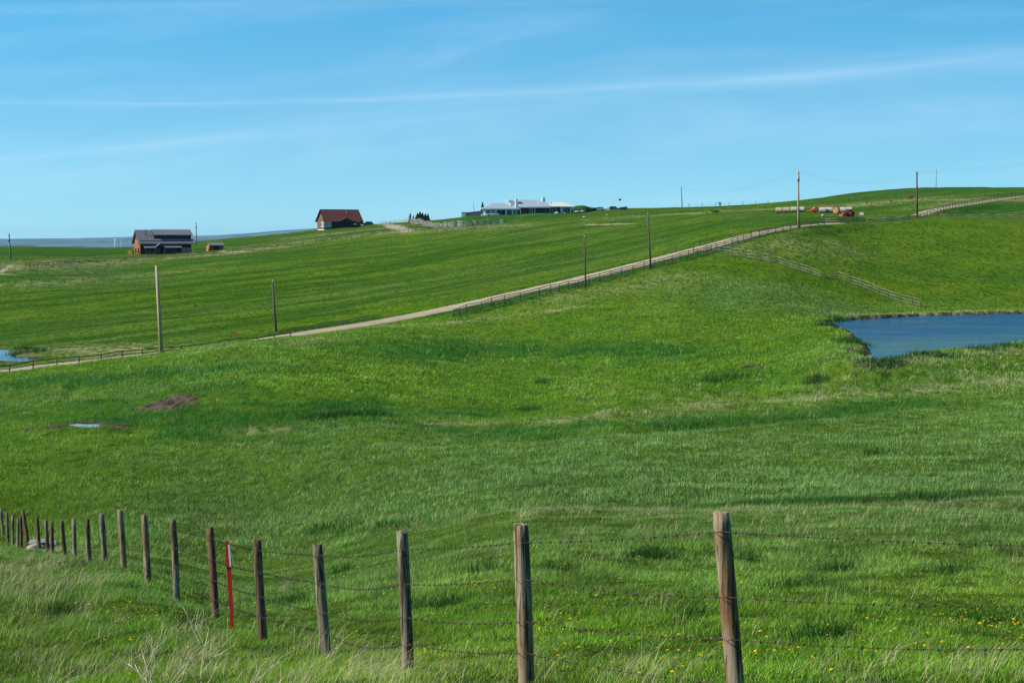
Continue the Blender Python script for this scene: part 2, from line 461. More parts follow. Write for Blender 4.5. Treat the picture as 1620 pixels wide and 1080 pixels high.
# ------------------------------------------------------------------ patches painted by nature: mud, dry grass, lush grass (all placed on the land)
def pl(pts, **k):
    return [tuple(hit(a, b, **k))[:2] for a, b in pts]
DITCH += [(pl([(325,683),(380,684),(440,683),(500,677),(545,672),(600,671)]), .8, .35), (pl([(780,700),(900,690),(1020,682),(1140,672),(1260,660),(1380,648)]), 1.6, .45),
          (pl([(1040,802),(1150,801),(1260,796),(1360,791),(1460,788),(1580,785)]), .7, .38), (pl([(480,840),(560,838),(640,834),(720,830)]), .5, .25),
          (pl([(100,640),(112,622),(126,600)]), .7, .30), (pl([(930,606),(1000,600),(1080,604)]), 1.0, .3), (pl([(1200,596),(1255,606),(1300,604)]), .8, .4)]
HUMPS += [(*tuple(hit(270, 640, d0=120))[:2], 3.2, 3.6, 0.6),
          (*tuple(hit(60, 566, d0=230))[:2], 3.0, 3.0, 0.0)]
MUDS = [ (hit(252, 640, d0=120), 2.2, 2.6, 1.0), (hit(285, 632, d0=120), 2.0, 3.4, 1.0), (hit(304, 636, d0=120), .9, 1.8, .8), (hit(192, 674, d0=110), .8, 1.9, .8),
         (hit(85, 674, d0=110), 2.0, 2.4, .75), (hit(60, 674, d0=110), 1.4, 1.4, .5), (hit(270, 664, d0=110), .8, 1.2, .35),
         (hit(1345, 553, d0=150), 1.2, 9.0, .8), (hit(1190, 581, d0=150), 1.3, 2.0, .9), (hit(1215, 629, d0=120), 1.6, 1.2, .6),
         (hit(1252, 799, d0=50), .9, .6, .5), (hit(580, 838, d0=50), 1.0, .7, .5), (hit(20, 573, d0=230), 1.8, 5.0, .7), (hit(1290, 603, d0=150), .8, 2.0, .4)]
DRY = [ (pl([(880,665),(960,655),(1050,648),(1150,636),(1250,633),(1400,622),(1500,612),(1620,600)]), 2.5, .6),
        (pl([(380,684),(470,680),(600,672),(700,670),(780,666)]), 1.6, .5),
        (pl([(520,526),(600,518),(700,512),(800,500),(900,488)]), 3.5, .65),
        (pl([(320,556),(420,545),(520,536)]), 3.0, .5),
        (pl([(1330,566),(1390,578),(1440,570),(1520,560),(1600,552)]), 2.0, .6),
        (pl([(1320,503),(1400,498),(1500,494),(1620,491)], d0=300), 3.0, .75),
        (pl([(900,806),(1000,804),(1100,812),(1250,806),(1400,796),(1620,794)]), 1.5, .55),
        (pl([(300,820),(500,822),(800,812)]), 1.2, .25),
        (pl([(1190,400),(1240,392),(1300,386)], d0=380), 10., .35),
        (pl([(900,472),(1010,455),(1060,440)], d0=300), 8., .35),
        (pl([(30,425),(100,418),(160,412),(240,408),(340,402),(430,390),(520,377),(600,368),(700,363),(800,358)], d0=440, d1=1000), 13., .75),
        (pl([(0,452),(90,447),(160,441),(230,434),(300,428)], d0=380), 7., .45),
        (pl([(505,373),(560,366),(620,360)], d0=600), 12., .7),
        (pl([(90,553),(140,551),(190,555)], d0=255), 9., .9), (pl([(20,560),(60,562)], d0=255), 4., .5),
        (pl([(960,345),(1050,340),(1150,334),(1230,330)], d0=560), 10., .6),
        (pl([(1340,326),(1400,319),(1450,316),(1520,316),(1620,318)], d0=560), 12., .8),
        (pl([(1460,330),(1520,320),(1600,314)], d0=500), 9., .5),
        (pl([(1390,322),(1440,316)], d0=560), 14., .6),
        ([(-6.2, 6), (-9.5, 20), (-13, 36), (-22, 62), (-30, 80)], 3.0, .35), ]
LUSH = [ (pl([(700,494),(776,480),(857,463),(925,447),(1040,417),(1147,388),(1219,367)], d0=290), 3.0, 1.0), (pl([(60,600),(150,600),(240,590),(330,585)]), 4.5, .9), (pl([(0,612),(60,604)]), 5, .8),
         (pl([(300,650),(360,662),(440,664),(520,655),(620,650)]), 9.0, 1.0), (pl([(150,640),(200,655),(250,665)]), 6, .7), (pl([(640,560),(760,548),(860,560),(980,552),(1080,560)]), 9., .9),
         (pl([(780,685),(900,678),(1020,672),(1140,664),(1300,652),(1440,640)]), 3.4, .9),
         (pl([(330,620),(420,640),(520,652)]), 5, .7), (pl([(1140,590),(1220,600)]), 5, .6),
         (pl([(1050,800),(1200,795),(1330,790),(1440,786),(1560,784)]), 1.6, 1.0), (pl([(520,832),(640,828),(720,824)]), 1.0, .6),
         (pl([(690,352),(760,346),(840,344),(900,342)], d0=600), 14, 1.0), (pl([(1380,312),(1480,302),(1560,300)], d0=600), 30, .8),
         (pl([(1500,330),(1560,330),(1620,326)], d0=500), 12, .9), (pl([(1420,484),(1540,478),(1600,484)], d0=370), 5, .5),
         (pl([(0,400),(100,398),(190,396)], d0=500, d1=760), 40, .9), (pl([(60,440),(170,428),(280,418),(400,408)], d0=400), 10, .8),
         (pl([(1200,350),(1240,352)], d0=430), 20, .6)]
TRACKS = [ (pl([(-20,432),(2,434),(22,434.5)], d0=400, d1=600), .9), (pl([(3,431),(6,427),(14,423),(17,419)], d0=400, d1=600), .6),
           (pl([(596,353.5),(612,355),(622,358),(632,361.5),(645,367)], d0=560), 2.2),
           (pl([(352,397),(365,398),(380,399),(388,397)], d0=560), 1.6),
           (pl([(930,355.5),(960,355),(1000,354)], d0=520), 1.3), (pl([(1095,338.5),(1110,337.5)], d0=560), 1.4)]

def patches(x, y):
    """dry, lush, mud weights for points"""
    n1 = fbm(x/3.0, y/3.0, 51, 3); n2 = fbm(x/0.8, y/0.8, 55, 2)
    dry = np.zeros_like(x); lush = np.zeros_like(x); mud = np.zeros_like(x)
    D = np.sqrt(x*x + y*y)
    for pts, w, a in DRY:
        d, _ = dist_poly(x, y, pts)
        dry = np.maximum(dry, a*np.exp(-((d + n1*w*1.3).clip(0)/w)**2))
    for pts, w, a in LUSH:
        d, _ = dist_poly(x, y, pts)
        lush = np.maximum(lush, a*np.exp(-((d + n1*w*1.4).clip(0)/w)**2))
    dry *= np.clip(0.62 + 2.0*n1 + 1.6*n2, 0, 1.2)
    for c, rx, ry, a in MUDS:
        q = np.sqrt(((x-c.x)/rx)**2 + ((y-c.y)/ry)**2) + n1*0.9 + n2*0.9
        mud = np.maximum(mud, a*(1 - sstep(0.65, 1.1, q)))
    for pts, w in TRACKS:
        d, _ = dist_poly(x, y, pts)
        mud = np.maximum(mud, -1.0*0 + 0)
    mm = (D > 100) & (D < 420)
    if mm.any():
        w = water_sd(x[mm], y[mm])
        ring = (1 - sstep(.3, 1.0, w + n1[mm]*1.6 + n2[mm]))*(w > -1.5)
        mud[mm] = np.maximum(mud[mm], ring*.9)
    return np.clip(dry, 0, 1), np.clip(lush, 0, 1), np.clip(mud, 0, 1)
def trackmask(x, y):
    t = np.zeros_like(x)
    for pts, w in TRACKS:
        d, _ = dist_poly(x, y, pts)
        t = np.maximum(t, 1 - sstep(w*0.6, w*1.3, d + 0.8*fbm(x/2.5, y/2.5, 61, 2)))
    return t
def water_sd(x, y):
    r = np.full(x.shape, 1e9)
    for poly, lv, bank in POOLS:
        d, _ = dist_poly(x, y, poly, True)
        r = np.minimum(r, np.where(inside_poly(x, y, poly), -d, d))
    return r

# ------------------------------------------------------------------ ground: one sheet from under the camera to the horizon
az = np.concatenate([np.linspace(-180, -60, 25)[:-1], np.linspace(-60, -22, 39)[:-1], np.linspace(-22, -15.2, 60)[:-1], np.linspace(-15.2, 15.2, 860)[:-1], np.linspace(15.2, 22, 60)[:-1], np.linspace(22, 60, 39)[:-1], np.linspace(60, 180, 25)[:-1]])
rr = np.concatenate([np.exp(np.linspace(math.log(1.5), math.log(100), 300))[:-1], np.exp(np.linspace(math.log(100), math.log(450), 420))[:-1], np.exp(np.linspace(math.log(450), math.log(1000), 220))[:-1], np.exp(np.linspace(math.log(1000), math.log(30000), 90))])
A, RR = np.meshgrid(np.radians(az), rr)
GX = (RR*np.sin(A)).ravel(); GY = (RR*np.cos(A)).ravel()
GZ = H(GX, GY)
na, nr = len(az), len(rr)
i0 = (np.arange(nr-1)[:, None]*na + np.arange(na)[None, :])
i1 = (np.arange(nr-1)[:, None]*na + (np.arange(na)[None, :]+1) % na)
quads = np.stack([i0, i1, i1+na, i0+na], -1).reshape(-1, 4)[:, ::-1]
verts = np.stack([GX, GY, GZ], -1)
verts = np.vstack([verts, [[0, 0, -1.62]]])
ctr = len(verts)-1
tris = np.stack([np.full(na, ctr), np.arange(na), (np.arange(na)+1) % na], -1)[:, ::-1]
def fast_mesh(name, verts, faces_list, smooth=True):
    me = bpy.data.meshes.new(name)
    nv = len(verts); nf = sum(len(f) for f in faces_list)
    loops = np.concatenate([f.ravel() for f in faces_list]).astype(np.int32)
    tot = np.concatenate([np.full(len(f), f.shape[1]) for f in faces_list]).astype(np.int32)
    start = np.concatenate([[0], np.cumsum(tot)[:-1]]).astype(np.int32)
    me.vertices.add(nv); me.vertices.foreach_set('co', verts.astype(np.float32).ravel())
    me.loops.add(len(loops)); me.loops.foreach_set('vertex_index', loops)
    me.polygons.add(nf); me.polygons.foreach_set('loop_start', start)
    me.polygons.foreach_set('use_smooth', np.full(nf, smooth))
    me.update(calc_edges=True)
    me.validate()
    return me
gme = fast_mesh('ground', verts, [quads, tris])
dry, lush, mud = patches(verts[:, 0], verts[:, 1])
trk = trackmask(verts[:, 0], verts[:, 1])
for nm, arr in (('dry', dry), ('lush', lush), ('mud', mud), ('track', trk)):
    at_ = gme.attributes.new(nm, 'FLOAT', 'POINT'); at_.data.foreach_set('value', arr.astype(np.float32))
ground = bpy.data.objects.new('ground', gme); C.objects.link(ground)
tag(ground, kind='structure', label='green rolling pasture land')

GREEN_A = (0.058, 0.122, 0.006)    # spring grass
GREEN_B = (0.096, 0.150, 0.009)    # yellower
GREEN_C = (0.024, 0.092, 0.010)    # lush
DRYC = (0.34, 0.30, 0.15)
def ground_mat():
    m, nt, b = newmat('pasture_ground')
    geo = N(nt, 'ShaderNodeNewGeometry')
    pos = geo.outputs['Position']
    def attr(n):
        a = N(nt, 'ShaderNodeAttribute'); a.attribute_name = n; return a.outputs['Fac']
    n_big = noise(nt, pos, 0.018, 3)
    n_mid = noise(nt, mapping(nt, pos, (1, .55, 1)), 0.16, 5, .6)
    n_fine = noise(nt, mapping(nt, pos, (1, .35, 1)), 1.5, 5, .68)
    n_mic = noise(nt, mapping(nt, pos, (1, .3, 1)), 5.0, 4, .7)
    # drill rows / mown streaks on the hay slope follow the road's direction
    rot = mapping(nt, pos, (1, 1, 1), (0, 0, R(-50)))
    st = noise(nt, mapping(nt, rot, (.012, .085, .02)), 1.0, 4, .55, .5)
    st2 = noise(nt, mapping(nt, rot, (.008, .20, .02)), 1.0, 4, .6, .4)
    sepn = N(nt, 'ShaderNodeSeparateXYZ'); LK(nt, pos, sepn.inputs[0])
    c = MIXC(nt, rng_(nt, n_mid, .38, .62), GREEN_A, GREEN_B)
    c = MIXC(nt, rng_(nt, n_big, .45, .65), c, (0.075, 0.135, 0.016))
    # beyond the road: streaks
    beyond = rng_(nt, MT(nt, 'SUBTRACT', sepn.outputs[1], MT(nt, 'MULTIPLY', sepn.outputs[0], 1.5)), 322, 332)
    near_hill = MT(nt, 'SUBTRACT', 1.0, beyond)
    s = MT(nt, 'MULTIPLY', rng_(nt, st, .42, .60), beyond)
    c = MIXC(nt, MT(nt, 'MULTIPLY', s, .95), c, (0.034, 0.084, 0.006))
    s2 = MT(nt, 'MULTIPLY', rng_(nt, st2, .5, .66), MT(nt, 'MULTIPLY', beyond, .75))
    c = MIXC(nt, s2, c, (0.110, 0.155, 0.036))
    c = MIXC(nt, MT(nt, 'MULTIPLY', attr('lush'), .85), c, GREEN_C)
    dr = MT(nt, 'MULTIPLY', attr('dry'), rng_(nt, n_fine, .26, .54), clamp=True)
    c = MIXC(nt, dr, c, DRYC)
    # gaps between tufts: their shadow put into the colour as dark thatch
    c = MIXC(nt, MT(nt, 'MULTIPLY', rng_(nt, n_fine, .54, .38), .72), c, (0.012, 0.036, 0.006))
    c = MIXC(nt, MT(nt, 'MULTIPLY', rng_(nt, n_mic, .55, .75), .5), c, (0.115, 0.20, 0.035))
    # thatch near the fence darkened: the blades' shade put into the colour
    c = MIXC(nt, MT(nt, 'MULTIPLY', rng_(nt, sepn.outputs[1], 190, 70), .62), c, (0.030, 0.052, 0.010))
    mudc = MIXC(nt, rng_(nt, n_fine, .4, .6), (0.036, 0.027, 0.018), (0.100, 0.076, 0.052))
    c = MIXC(nt, attr('mud'), c, mudc)
    trc = MIXC(nt, rng_(nt, n_fine, .4, .6), (0.36, 0.29, 0.20), (0.25, 0.20, 0.13))
    c = MIXC(nt, attr('track'), c, trc)
    # far plain
    farm = rng_(nt, sepn.outputs[1], 1500, 5000)
    nf = noise(nt, mapping(nt, pos, (1, .25, 1)), 0.0008, 3)
    c = MIXC(nt, farm, c, MIXC(nt, rng_(nt, nf, .45, .55), (0.05, 0.10, 0.03), (0.17, 0.16, 0.09)))
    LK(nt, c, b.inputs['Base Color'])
    b.inputs['Roughness'].default_value = 1.0
    b.inputs['Specular IOR Level'].default_value = 0.0
    h = MT(nt, 'ADD', MT(nt, 'MULTIPLY', n_fine, 0.35), MT(nt, 'ADD', MT(nt, 'MULTIPLY', n_mic, 0.10), MT(nt, 'MULTIPLY', n_mid, 0.9)))
    bp = N(nt, 'ShaderNodeBump'); bp.inputs['Strength'].default_value = .8; bp.inputs['Distance'].default_value = 0.9
    LK(nt, h, bp.inputs['Height']); LK(nt, bp.outputs[0], b.inputs['Normal'])
    return m
gme.materials.append(ground_mat())

# ------------------------------------------------------------------ far hills
def far_hills():
    pxs = np.arange(-2600, 4300, 12.0)
    ctrl_x = [-2600,-1500,-600,-200,0,60,120,200,260,320,380,440,500,600,900,1300,2000,3000,4300]
    ctrl_y = [372,366,374,379,378,377.4,377,374.8,373.6,372.6,370,365,361,356,352,350,352,356,360]
    sk = np.interp(pxs, ctrl_x, ctrl_y) + 0.55*fbm(pxs/70., pxs*0, 71, 3)
    Ds = [9500, 10500, 12000, 13500, 15500, 17500, 19000, 21000, 24000]
    k_ = [0.0, .10, .28, .5, .78, 1.0, .93, .7, 0.0]
    V = []
    for j, D in enumerate(Ds):
        for i, px in enumerate(pxs):
            a, b = ray(px, sk[i])
            top = b*17500
            z0 = PLAIN - 8
            z = z0 + (top - z0)*k_[j]
            x = a*D
            if 0 < j < 8: z += (9*fbm(np.array([x/1400.]), np.array([D/1700.]), 75, 3)[0])*(1 if j != 5 else .2)
            V.append((x, D, z))
    n = len(pxs)
    Fc = [(j*n+i, j*n+i+1, (j+1)*n+i+1, (j+1)*n+i) for j in range(len(Ds)-1) for i in range(n-1)]
    m, nt, b = newmat('distant_hills')
    geo = N(nt, 'ShaderNodeNewGeometry')
    n1 = noise(nt, mapping(nt, geo.outputs['Position'], (1, .35, 2)), 0.0022, 4)
    n2 = noise(nt, mapping(nt, geo.outputs['Position'], (1, .5, 6)), 0.006, 4)
    c = MIXC(nt, rng_(nt, n1, .42, .58), (0.035, 0.080, 0.095), (0.12, 0.155, 0.15))  # blue of the distant haze put into the hill colour
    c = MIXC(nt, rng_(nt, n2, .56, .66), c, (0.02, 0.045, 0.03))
    LK(nt, c, b.inputs['Base Color']); b.inputs['Roughness'].default_value = 1; b.inputs['Specular IOR Level'].default_value = 0
    o = mesh_np('hills', V, Fc, m, smooth=True)
    tag(o, kind='structure', label='long low hills tinted haze blue far beyond the plain')
far_hills()

# ------------------------------------------------------------------ gravel road laid 4 cm proud of the land it cuts
def road_sheet():
    pts = dense(ROAD, 24)
    V = []; Fc = []
    K = 9
    for i, p in enumerate(pts):
        t = (pts[min(i+1, len(pts)-1)] - pts[max(i-1, 0)]); t.z = 0; t.normalize()
        nrm_ = Vector((-t.y, t.x, 0))
        for k in range(K):
            s = (k/(K-1) - .5)*2
            w = 2.25 + 0.28*vnoise(np.array([i/5.0]), np.array([s*3.0]), 81)[0]
            q = p + nrm_*(s*w)
            crown = 0.07*(1-s*s) - 0.035*math.exp(-((abs(s)-.5)/.13)**2)
            if abs(s) == 1: crown = -0.12
            V.append((q.x, q.y, p.z - 0.03 + crown))
    for i in range(len(pts)-1):
        if 1322 < proj(pts[i])[0] < 1446: continue          # grown over where it crosses the yard
        for k in range(K-1):
            Fc.append((i*K+k, (i+1)*K+k, (i+1)*K+k+1, i*K+k+1))
    m, nt, b = newmat('gravel')
    geo = N(nt, 'ShaderNodeNewGeometry')
    n1 = noise(nt, geo.outputs['Position'], 0.25, 4); n2 = noise(nt, geo.outputs['Position'], 2.2, 5, .7)
    c = MIXC(nt, rng_(nt, n1, .35, .65), (0.40, 0.305, 0.19), (0.31, 0.235, 0.145))
    c = MIXC(nt, MT(nt, 'MULTIPLY', rng_(nt, n2, .4, .7), .5), c, (0.22, 0.17, 0.11))
    LK(nt, c, b.inputs['Base Color']); b.inputs['Roughness'].default_value = .95
    o = mesh_np('road', V, Fc, m, smooth=True)
    tag(o, kind='structure', label='pale gravel ranch road climbing the slope')
road_sheet()

# ------------------------------------------------------------------ water
def water_mat(name, deep, bumpS):
    m, nt, b = newmat(name)
    geo = N(nt, 'ShaderNodeNewGeometry'); pos = geo.outputs['Position']
    w1 = noise(nt, mapping(nt, pos, (.5, .5, 1), (0, 0, .4)), 1.6, 4, .7)
    w2 = noise(nt, mapping(nt, pos, (1, .6, 1), (0, 0, .2)), 5.0, 3, .6)
    patch = noise(nt, mapping(nt, pos, (1, .35, 1)), 0.045, 3)
    sepn = N(nt, 'ShaderNodeSeparateXYZ'); LK(nt, pos, sepn.inputs[0])
    calm = rng_(nt, MT(nt, 'ADD', MT(nt, 'SUBTRACT', sepn.outputs[1], MT(nt, 'MULTIPLY', sepn.outputs[0], -.55)), MT(nt, 'MULTIPLY', patch, 60)), 268, 330, .22, 1.0)
    gust = noise(nt, mapping(nt, pos, (.05, .22, 1), (0, 0, .15)), 1.0, 4, .6)
    calm = MT(nt, 'MULTIPLY', calm, rng_(nt, gust, .38, .62, .25, 1.4))
    hgt = MT(nt, 'ADD', MT(nt, 'MULTIPLY', w1, .7), MT(nt, 'MULTIPLY', w2, .3))
    bp = N(nt, 'ShaderNodeBump'); bp.inputs['Distance'].default_value = 0.4
    LK(nt, hgt, bp.inputs['Height']); LK(nt, MT(nt, 'MULTIPLY', calm, bumpS), bp.inputs['Strength'])
    LK(nt, bp.outputs[0], b.inputs['Normal'])
    b.inputs['Base Color'].default_value = (*deep, 1)
    LK(nt, MT(nt, 'MULTIPLY_ADD', calm, .16, .05), b.inputs['Roughness'])
    b.inputs['IOR'].default_value = 1.33; b.inputs['Specular IOR Level'].default_value = .27
    return m
def water_sheet(name, poly, lv, mat, lab, grow):
    cx = sum(p[0] for p in poly)/len(poly); cy = sum(p[1] for p in poly)/len(poly)
    n = len(poly); out = []
    area = sum(poly[i][0]*poly[(i+1) % n][1]-poly[(i+1) % n][0]*poly[i][1] for i in range(n))
    sg = 1 if area > 0 else -1
    for i in range(n):
        a = Vector(poly[i-1]); b = Vector(poly[(i+1) % n]); t = (b-a).normalized()
        nn = Vector((t.y, -t.x))*sg
        out.append((poly[i][0]+nn.x*grow, poly[i][1]+nn.y*grow, lv))
    bm = bmesh.new(); vs = [bm.verts.new(p) for p in out]
    bm.faces.new(vs if sg > 0 else vs[::-1])
    bmesh.ops.triangulate(bm, faces=bm.faces)
    me = bpy.data.meshes.new(name); bm.to_mesh(me); bm.free(); me.materials.append(mat)
    o = bpy.data.objects.new(name, me); C.objects.link(o)
    tag(o, kind='structure', label=lab)
wm = water_mat('pond_water', (0.003, 0.040, 0.115), 1.0)
water_sheet('pond', POND, Z_POND, wm, 'blue rippled farm pond', 1.3)
wm2 = water_mat('marsh_water', (0.010, 0.03, 0.05), .25)
water_sheet('marsh_pool', MARSH, Z_MARSH, wm2, 'small marshy pool at the left edge behind the road', .5)
water_sheet('puddle', PUD, Z_PUD, simple('sky_grey_water', (0.30, 0.36, 0.40), (0.22, 0.27, 0.30), 2, .25), 'small bright puddle in the muddy hollow', .25)  # puddle's pale sky reflection put into the base colour
# ------------------------------------------------------------------ grass: real blades, dense near the fence and coarser with distance
def leaf_mat(name, trans=0.32):
    m = bpy.data.materials.new(name); m.use_nodes = True
    nt = m.node_tree; nt.nodes.clear()
    out = N(nt, 'ShaderNodeOutputMaterial'); a = N(nt, 'ShaderNodeAttribute'); a.attribute_name = 'col'
    d = N(nt, 'ShaderNodeBsdfDiffuse'); t = N(nt, 'ShaderNodeBsdfTranslucent'); mx = N(nt, 'ShaderNodeMixShader')
    LK(nt, a.outputs['Color'], d.inputs[0]); LK(nt, a.outputs['Color'], t.inputs[0]); mx.inputs[0].default_value = trans
    LK(nt, d.outputs[0], mx.inputs[1]); LK(nt, t.outputs[0], mx.inputs[2]); LK(nt, mx.outputs[0], out.inputs[0])
    return m
BLADE_MAT = leaf_mat('grass_blades')
def sample_ground(n, d0, d1, power, side=0.30, marg=3.8):
    # forward distance density ~ D^(1-power)
    t = rng.random(n)
    e = 2.0 - power
    D = (d0**e + t*(d1**e - d0**e))**(1/e) if abs(e) > 1e-6 else d0*(d1/d0)**t
    x = (rng.random(n)*2-1)*(D*side + marg)
    return x, D
def blades(x, y, z, h, w, colr, lean, seg=2, leanbias=(0.25, 0.0)):
    """bent tapering blades as one vertex cloud; returns verts, quads, tris, colours"""
    n = len(x)
    a = rng.random(n)*2*PI
    dx, dy = np.cos(a)*w*.5, np.sin(a)*w*.5
    la = rng.random(n)*2*PI
    L = lean*(0.4 + rng.random(n))
    lx = np.cos(la)*L + leanbias[0]*lean; ly = np.sin(la)*L + leanbias[1]*lean
    base = np.stack([x, y, z - 0.02], -1)
    if seg == 2:
        p = np.empty((n, 5, 3))
        for k, (f, ww) in enumerate(((0, 1), (0.5, .8))):
            c = base + np.stack([lx*h*f*f, ly*h*f*f, h*f], -1)
            p[:, 2*k] = c - np.stack([dx*ww, dy*ww, 0*dx], -1); p[:, 2*k+1] = c + np.stack([dx*ww, dy*ww, 0*dx], -1)
        p[:, 4] = base + np.stack([lx*h, ly*h, h*np.sqrt(np.clip(1-.35*L*L, .2, 1))], -1)
        V = p.reshape(-1, 3); k = np.arange(n)[:, None]*5
        return V, k + np.array([[0, 1, 3, 2]]), k + np.array([[2, 3, 4]]), np.repeat(colr, 5, 0)
    p = np.empty((n, 3, 3))
    p[:, 0] = base - np.stack([dx, dy, 0*dx], -1); p[:, 1] = base + np.stack([dx, dy, 0*dx], -1)
    p[:, 2] = base + np.stack([lx*h, ly*h, h], -1)
    k = np.arange(n)[:, None]*3
    return p.reshape(-1, 3), np.zeros((0, 4), int), k + np.array([[0, 1, 2]]), np.repeat(colr, 3, 0)
def blade_object(name, chunks, lab, cat):
    V = []; Q = []; T = []; Cc = []; off = 0
    for v, q, t, c in chunks:
        V.append(v); Q.append(q+off); T.append(t+off); Cc.append(c); off += len(v)
    V = np.vstack(V); Q = np.vstack(Q); T = np.vstack(T); Cc = np.vstack(Cc)
    fl = [f for f in (Q, T) if len(f)]
    me = bpy.data.meshes.new(name)
    nf = sum(len(f) for f in fl)
    loops = np.concatenate([f.ravel() for f in fl]).astype(np.int32)
    tot = np.concatenate([np.full(len(f), f.shape[1]) for f in fl]); start = np.concatenate([[0], np.cumsum(tot)[:-1]]).astype(np.int32)
    me.vertices.add(len(V)); me.vertices.foreach_set('co', V.astype(np.float32).ravel())
    me.loops.add(len(loops)); me.loops.foreach_set('vertex_index', loops)
    me.polygons.add(nf); me.polygons.foreach_set('loop_start', start)
    me.update(calc_edges=True)
    ca = me.attributes.new('col', 'FLOAT_COLOR', 'POINT')
    ca.data.foreach_set('color', np.hstack([Cc, np.ones((len(Cc), 1))]).astype(np.float32).ravel())
    me.materials.append(BLADE_MAT)
    o = bpy.data.objects.new(name, me); C.objects.link(o)
    tag(o, lab, cat, kind='stuff')
    return o
GA = np.array([0.105, 0.225, 0.016]); GB = np.array([0.190, 0.305, 0.034]); GL = np.array([0.034, 0.135, 0.022]); GD = np.array([0.50, 0.43, 0.24]); GS = np.array([0.155, 0.255, 0.075])
def colours(x, y, dry, lush, seed=0, wide=1.0):
    n = len(x)
    m = np.clip(0.5 + 1.3*fbm(x/6.0, y/9.0, 101, 3) + 0.22*rng.standard_normal(n), 0, 1)[:, None]
    c = GA*(1-m) + GB*m
    b = np.clip(fbm(x/45.0, y/60.0, 105, 2)*2.2 + .1, 0, .8)[:, None]
    b = np.clip(b + (sstep(84, 100, y)*(1-sstep(138, 152, y))*sstep(-24, -6, x)*.75)[:, None], 0, .85)
    c = c*(1-b) + GS*b
    l = lush[:, None]*0.97
    c = c*(1-l) + GL*l
    c = c*(0.50 + 1.25*rng.random((n, 1)))
    c = c*np.clip(1.07 + 0.6*fbm(x/1.1, y/2.2, 131, 2) + .35*fbm(x/4.5, y/9.0, 135, 2), .35, 1.8)[:, None]
    d = (rng.random(n) < np.clip(dry*0.75 + 0.03, 0, .9))
    c[d] = GD*(0.6 + 0.7*rng.random((d.sum(), 1)))
    return c, d
def road_d(x, y):
    r = np.full(x.shape, 99.0); m = (y > 180)
    if m.any(): r[m] = dist_poly(x[m], y[m], [(p[0], p[1]) for p in ROAD])[0]
    return r
def field(n, d0, d1, power, hgt, wid, lean, seg, maxY=None, keep_beyond=False):
    x, y = sample_ground(n, d0, d1, power)
    dry, lush, mud = patches(x, y)
    ok = (mud < .25 + .75*rng.random(n)) & (water_sd(x, y) > 0.25)
    if d1 > 180:
        ok &= road_d(x, y) > 3.2
        if not keep_beyond: ok &= (y - 1.5*x) < 318
    # tufty: thin the gaps
    tuft = fbm(x/0.45, y/0.45, 111, 2) + 0.8*fbm(x/1.7, y/1.7, 115, 2)
    ok &= rng.random(n) < np.clip(0.72 + 1.1*tuft, .15, 1)
    x, y, dry, lush, tuft = x[ok], y[ok], dry[ok], lush[ok], tuft[ok]
    c, isd = colours(x, y, dry, lush)
    h = hgt*(0.55 + 0.75*rng.random(len(x)))*(1 + 0.55*np.clip(tuft*2, -.6, 1))*(1 + 0.5*lush + .15*dry)
    w = wid*(0.7 + 0.6*rng.random(len(x)))
    h[isd] *= 1.5; w[isd] *= .6
    dark = (fbm(x/0.55, y/0.75, 121, 2) > 0.43) & (y < 120)     # the darker broad-leaved tufts
    c[dark] = c[dark]*0.35 + np.array([0.012, 0.055, 0.014])*0.65; h[dark] *= 1.45
    z = H(x, y)
    return blades(x, y, z, h, w, c, lean, seg)
near = [field(640000, 9, 33, 1.35, 0.066, 0.0054, .6, 2)]
mid = [field(520000, 31, 80, 1.25, 0.09, 0.010, .6, 1),
       field(520000, 76, 180, 1.2, 0.16, 0.028, .5, 1),
       field(380000, 170, 335, 1.0, 0.19, 0.065, .5, 1)]
blade_object('grass', near, 'short bright green spring grass around the barbed wire fence', 'grass')
blade_object('pasture_grass', mid, 'green pasture grass covering the valley floor and the near slope', 'grass')

# dry bunches: pale standing straw in tufts
def straw(spots, name, lab):
    ch = []
    for px, py, r, n, h, lean in spots:
        c = hit(px, py, d0=8)
        k = n
        x = c.x + rng.standard_normal(k)*r; y = c.y + rng.standard_normal(k)*r*1.2
        z = H(x, y)
        D = float(c.y)
        col_ = np.array([0.52, 0.44, 0.24])*(0.65 + 0.6*rng.random((k, 1)))
        ch.append(blades(x, y, z, h*(0.5 + 0.8*rng.random(k)), np.full(k, max(0.0036, D*0.00017)), col_, lean, 2, (0.9, 0.1)))
    return blade_object(name, ch, lab, 'dry grass')
sp_ = []
for i in range(75):      # the bank at bottom left and along the bottom edge
    px = random.uniform(-10, 620); py = 1085 - abs(random.gauss(0, 1))*(55 if px > 200 else 120) + (20 if px > 400 else 0)
    sp_.append((px, max(py, 880), random.uniform(.06, .28), random.randint(8, 34), random.uniform(.20, .40), random.uniform(.5, 1.0)))
for i in range(22):
    px = random.uniform(-10, 110); py = random.uniform(850, 950)
    sp_.append((px, py, random.uniform(.2, .5), 46, random.uniform(.20, .34), .8))
for i in range(36):
    px = random.uniform(560, 1640); py = random.uniform(1052, 1095)
    sp_.append((px, py, random.uniform(.05, .25), random.randint(8, 26), random.uniform(.18, .34), .7))
for i in range(90):      # straw band at the field ditch
    px = random.uniform(880, 1640); py = random.uniform(806, 850) - (px-880)*.012
    sp_.append((px, py, random.uniform(.1, .45), random.randint(5, 14), random.uniform(.18, .32), .35))
sp_ += [(828, 818, .22, 60, .50, .8), (145, 928, .15, 50, .5, 1.2), (660, 868, .4, 20, .3, .6)]
for i in range(110):
    px = random.uniform(0, 1620); py = random.uniform(600, 1040)
    sp_.append((px, py, random.uniform(.05, .3), random.randint(4, 12), random.uniform(.2, .34), .6))
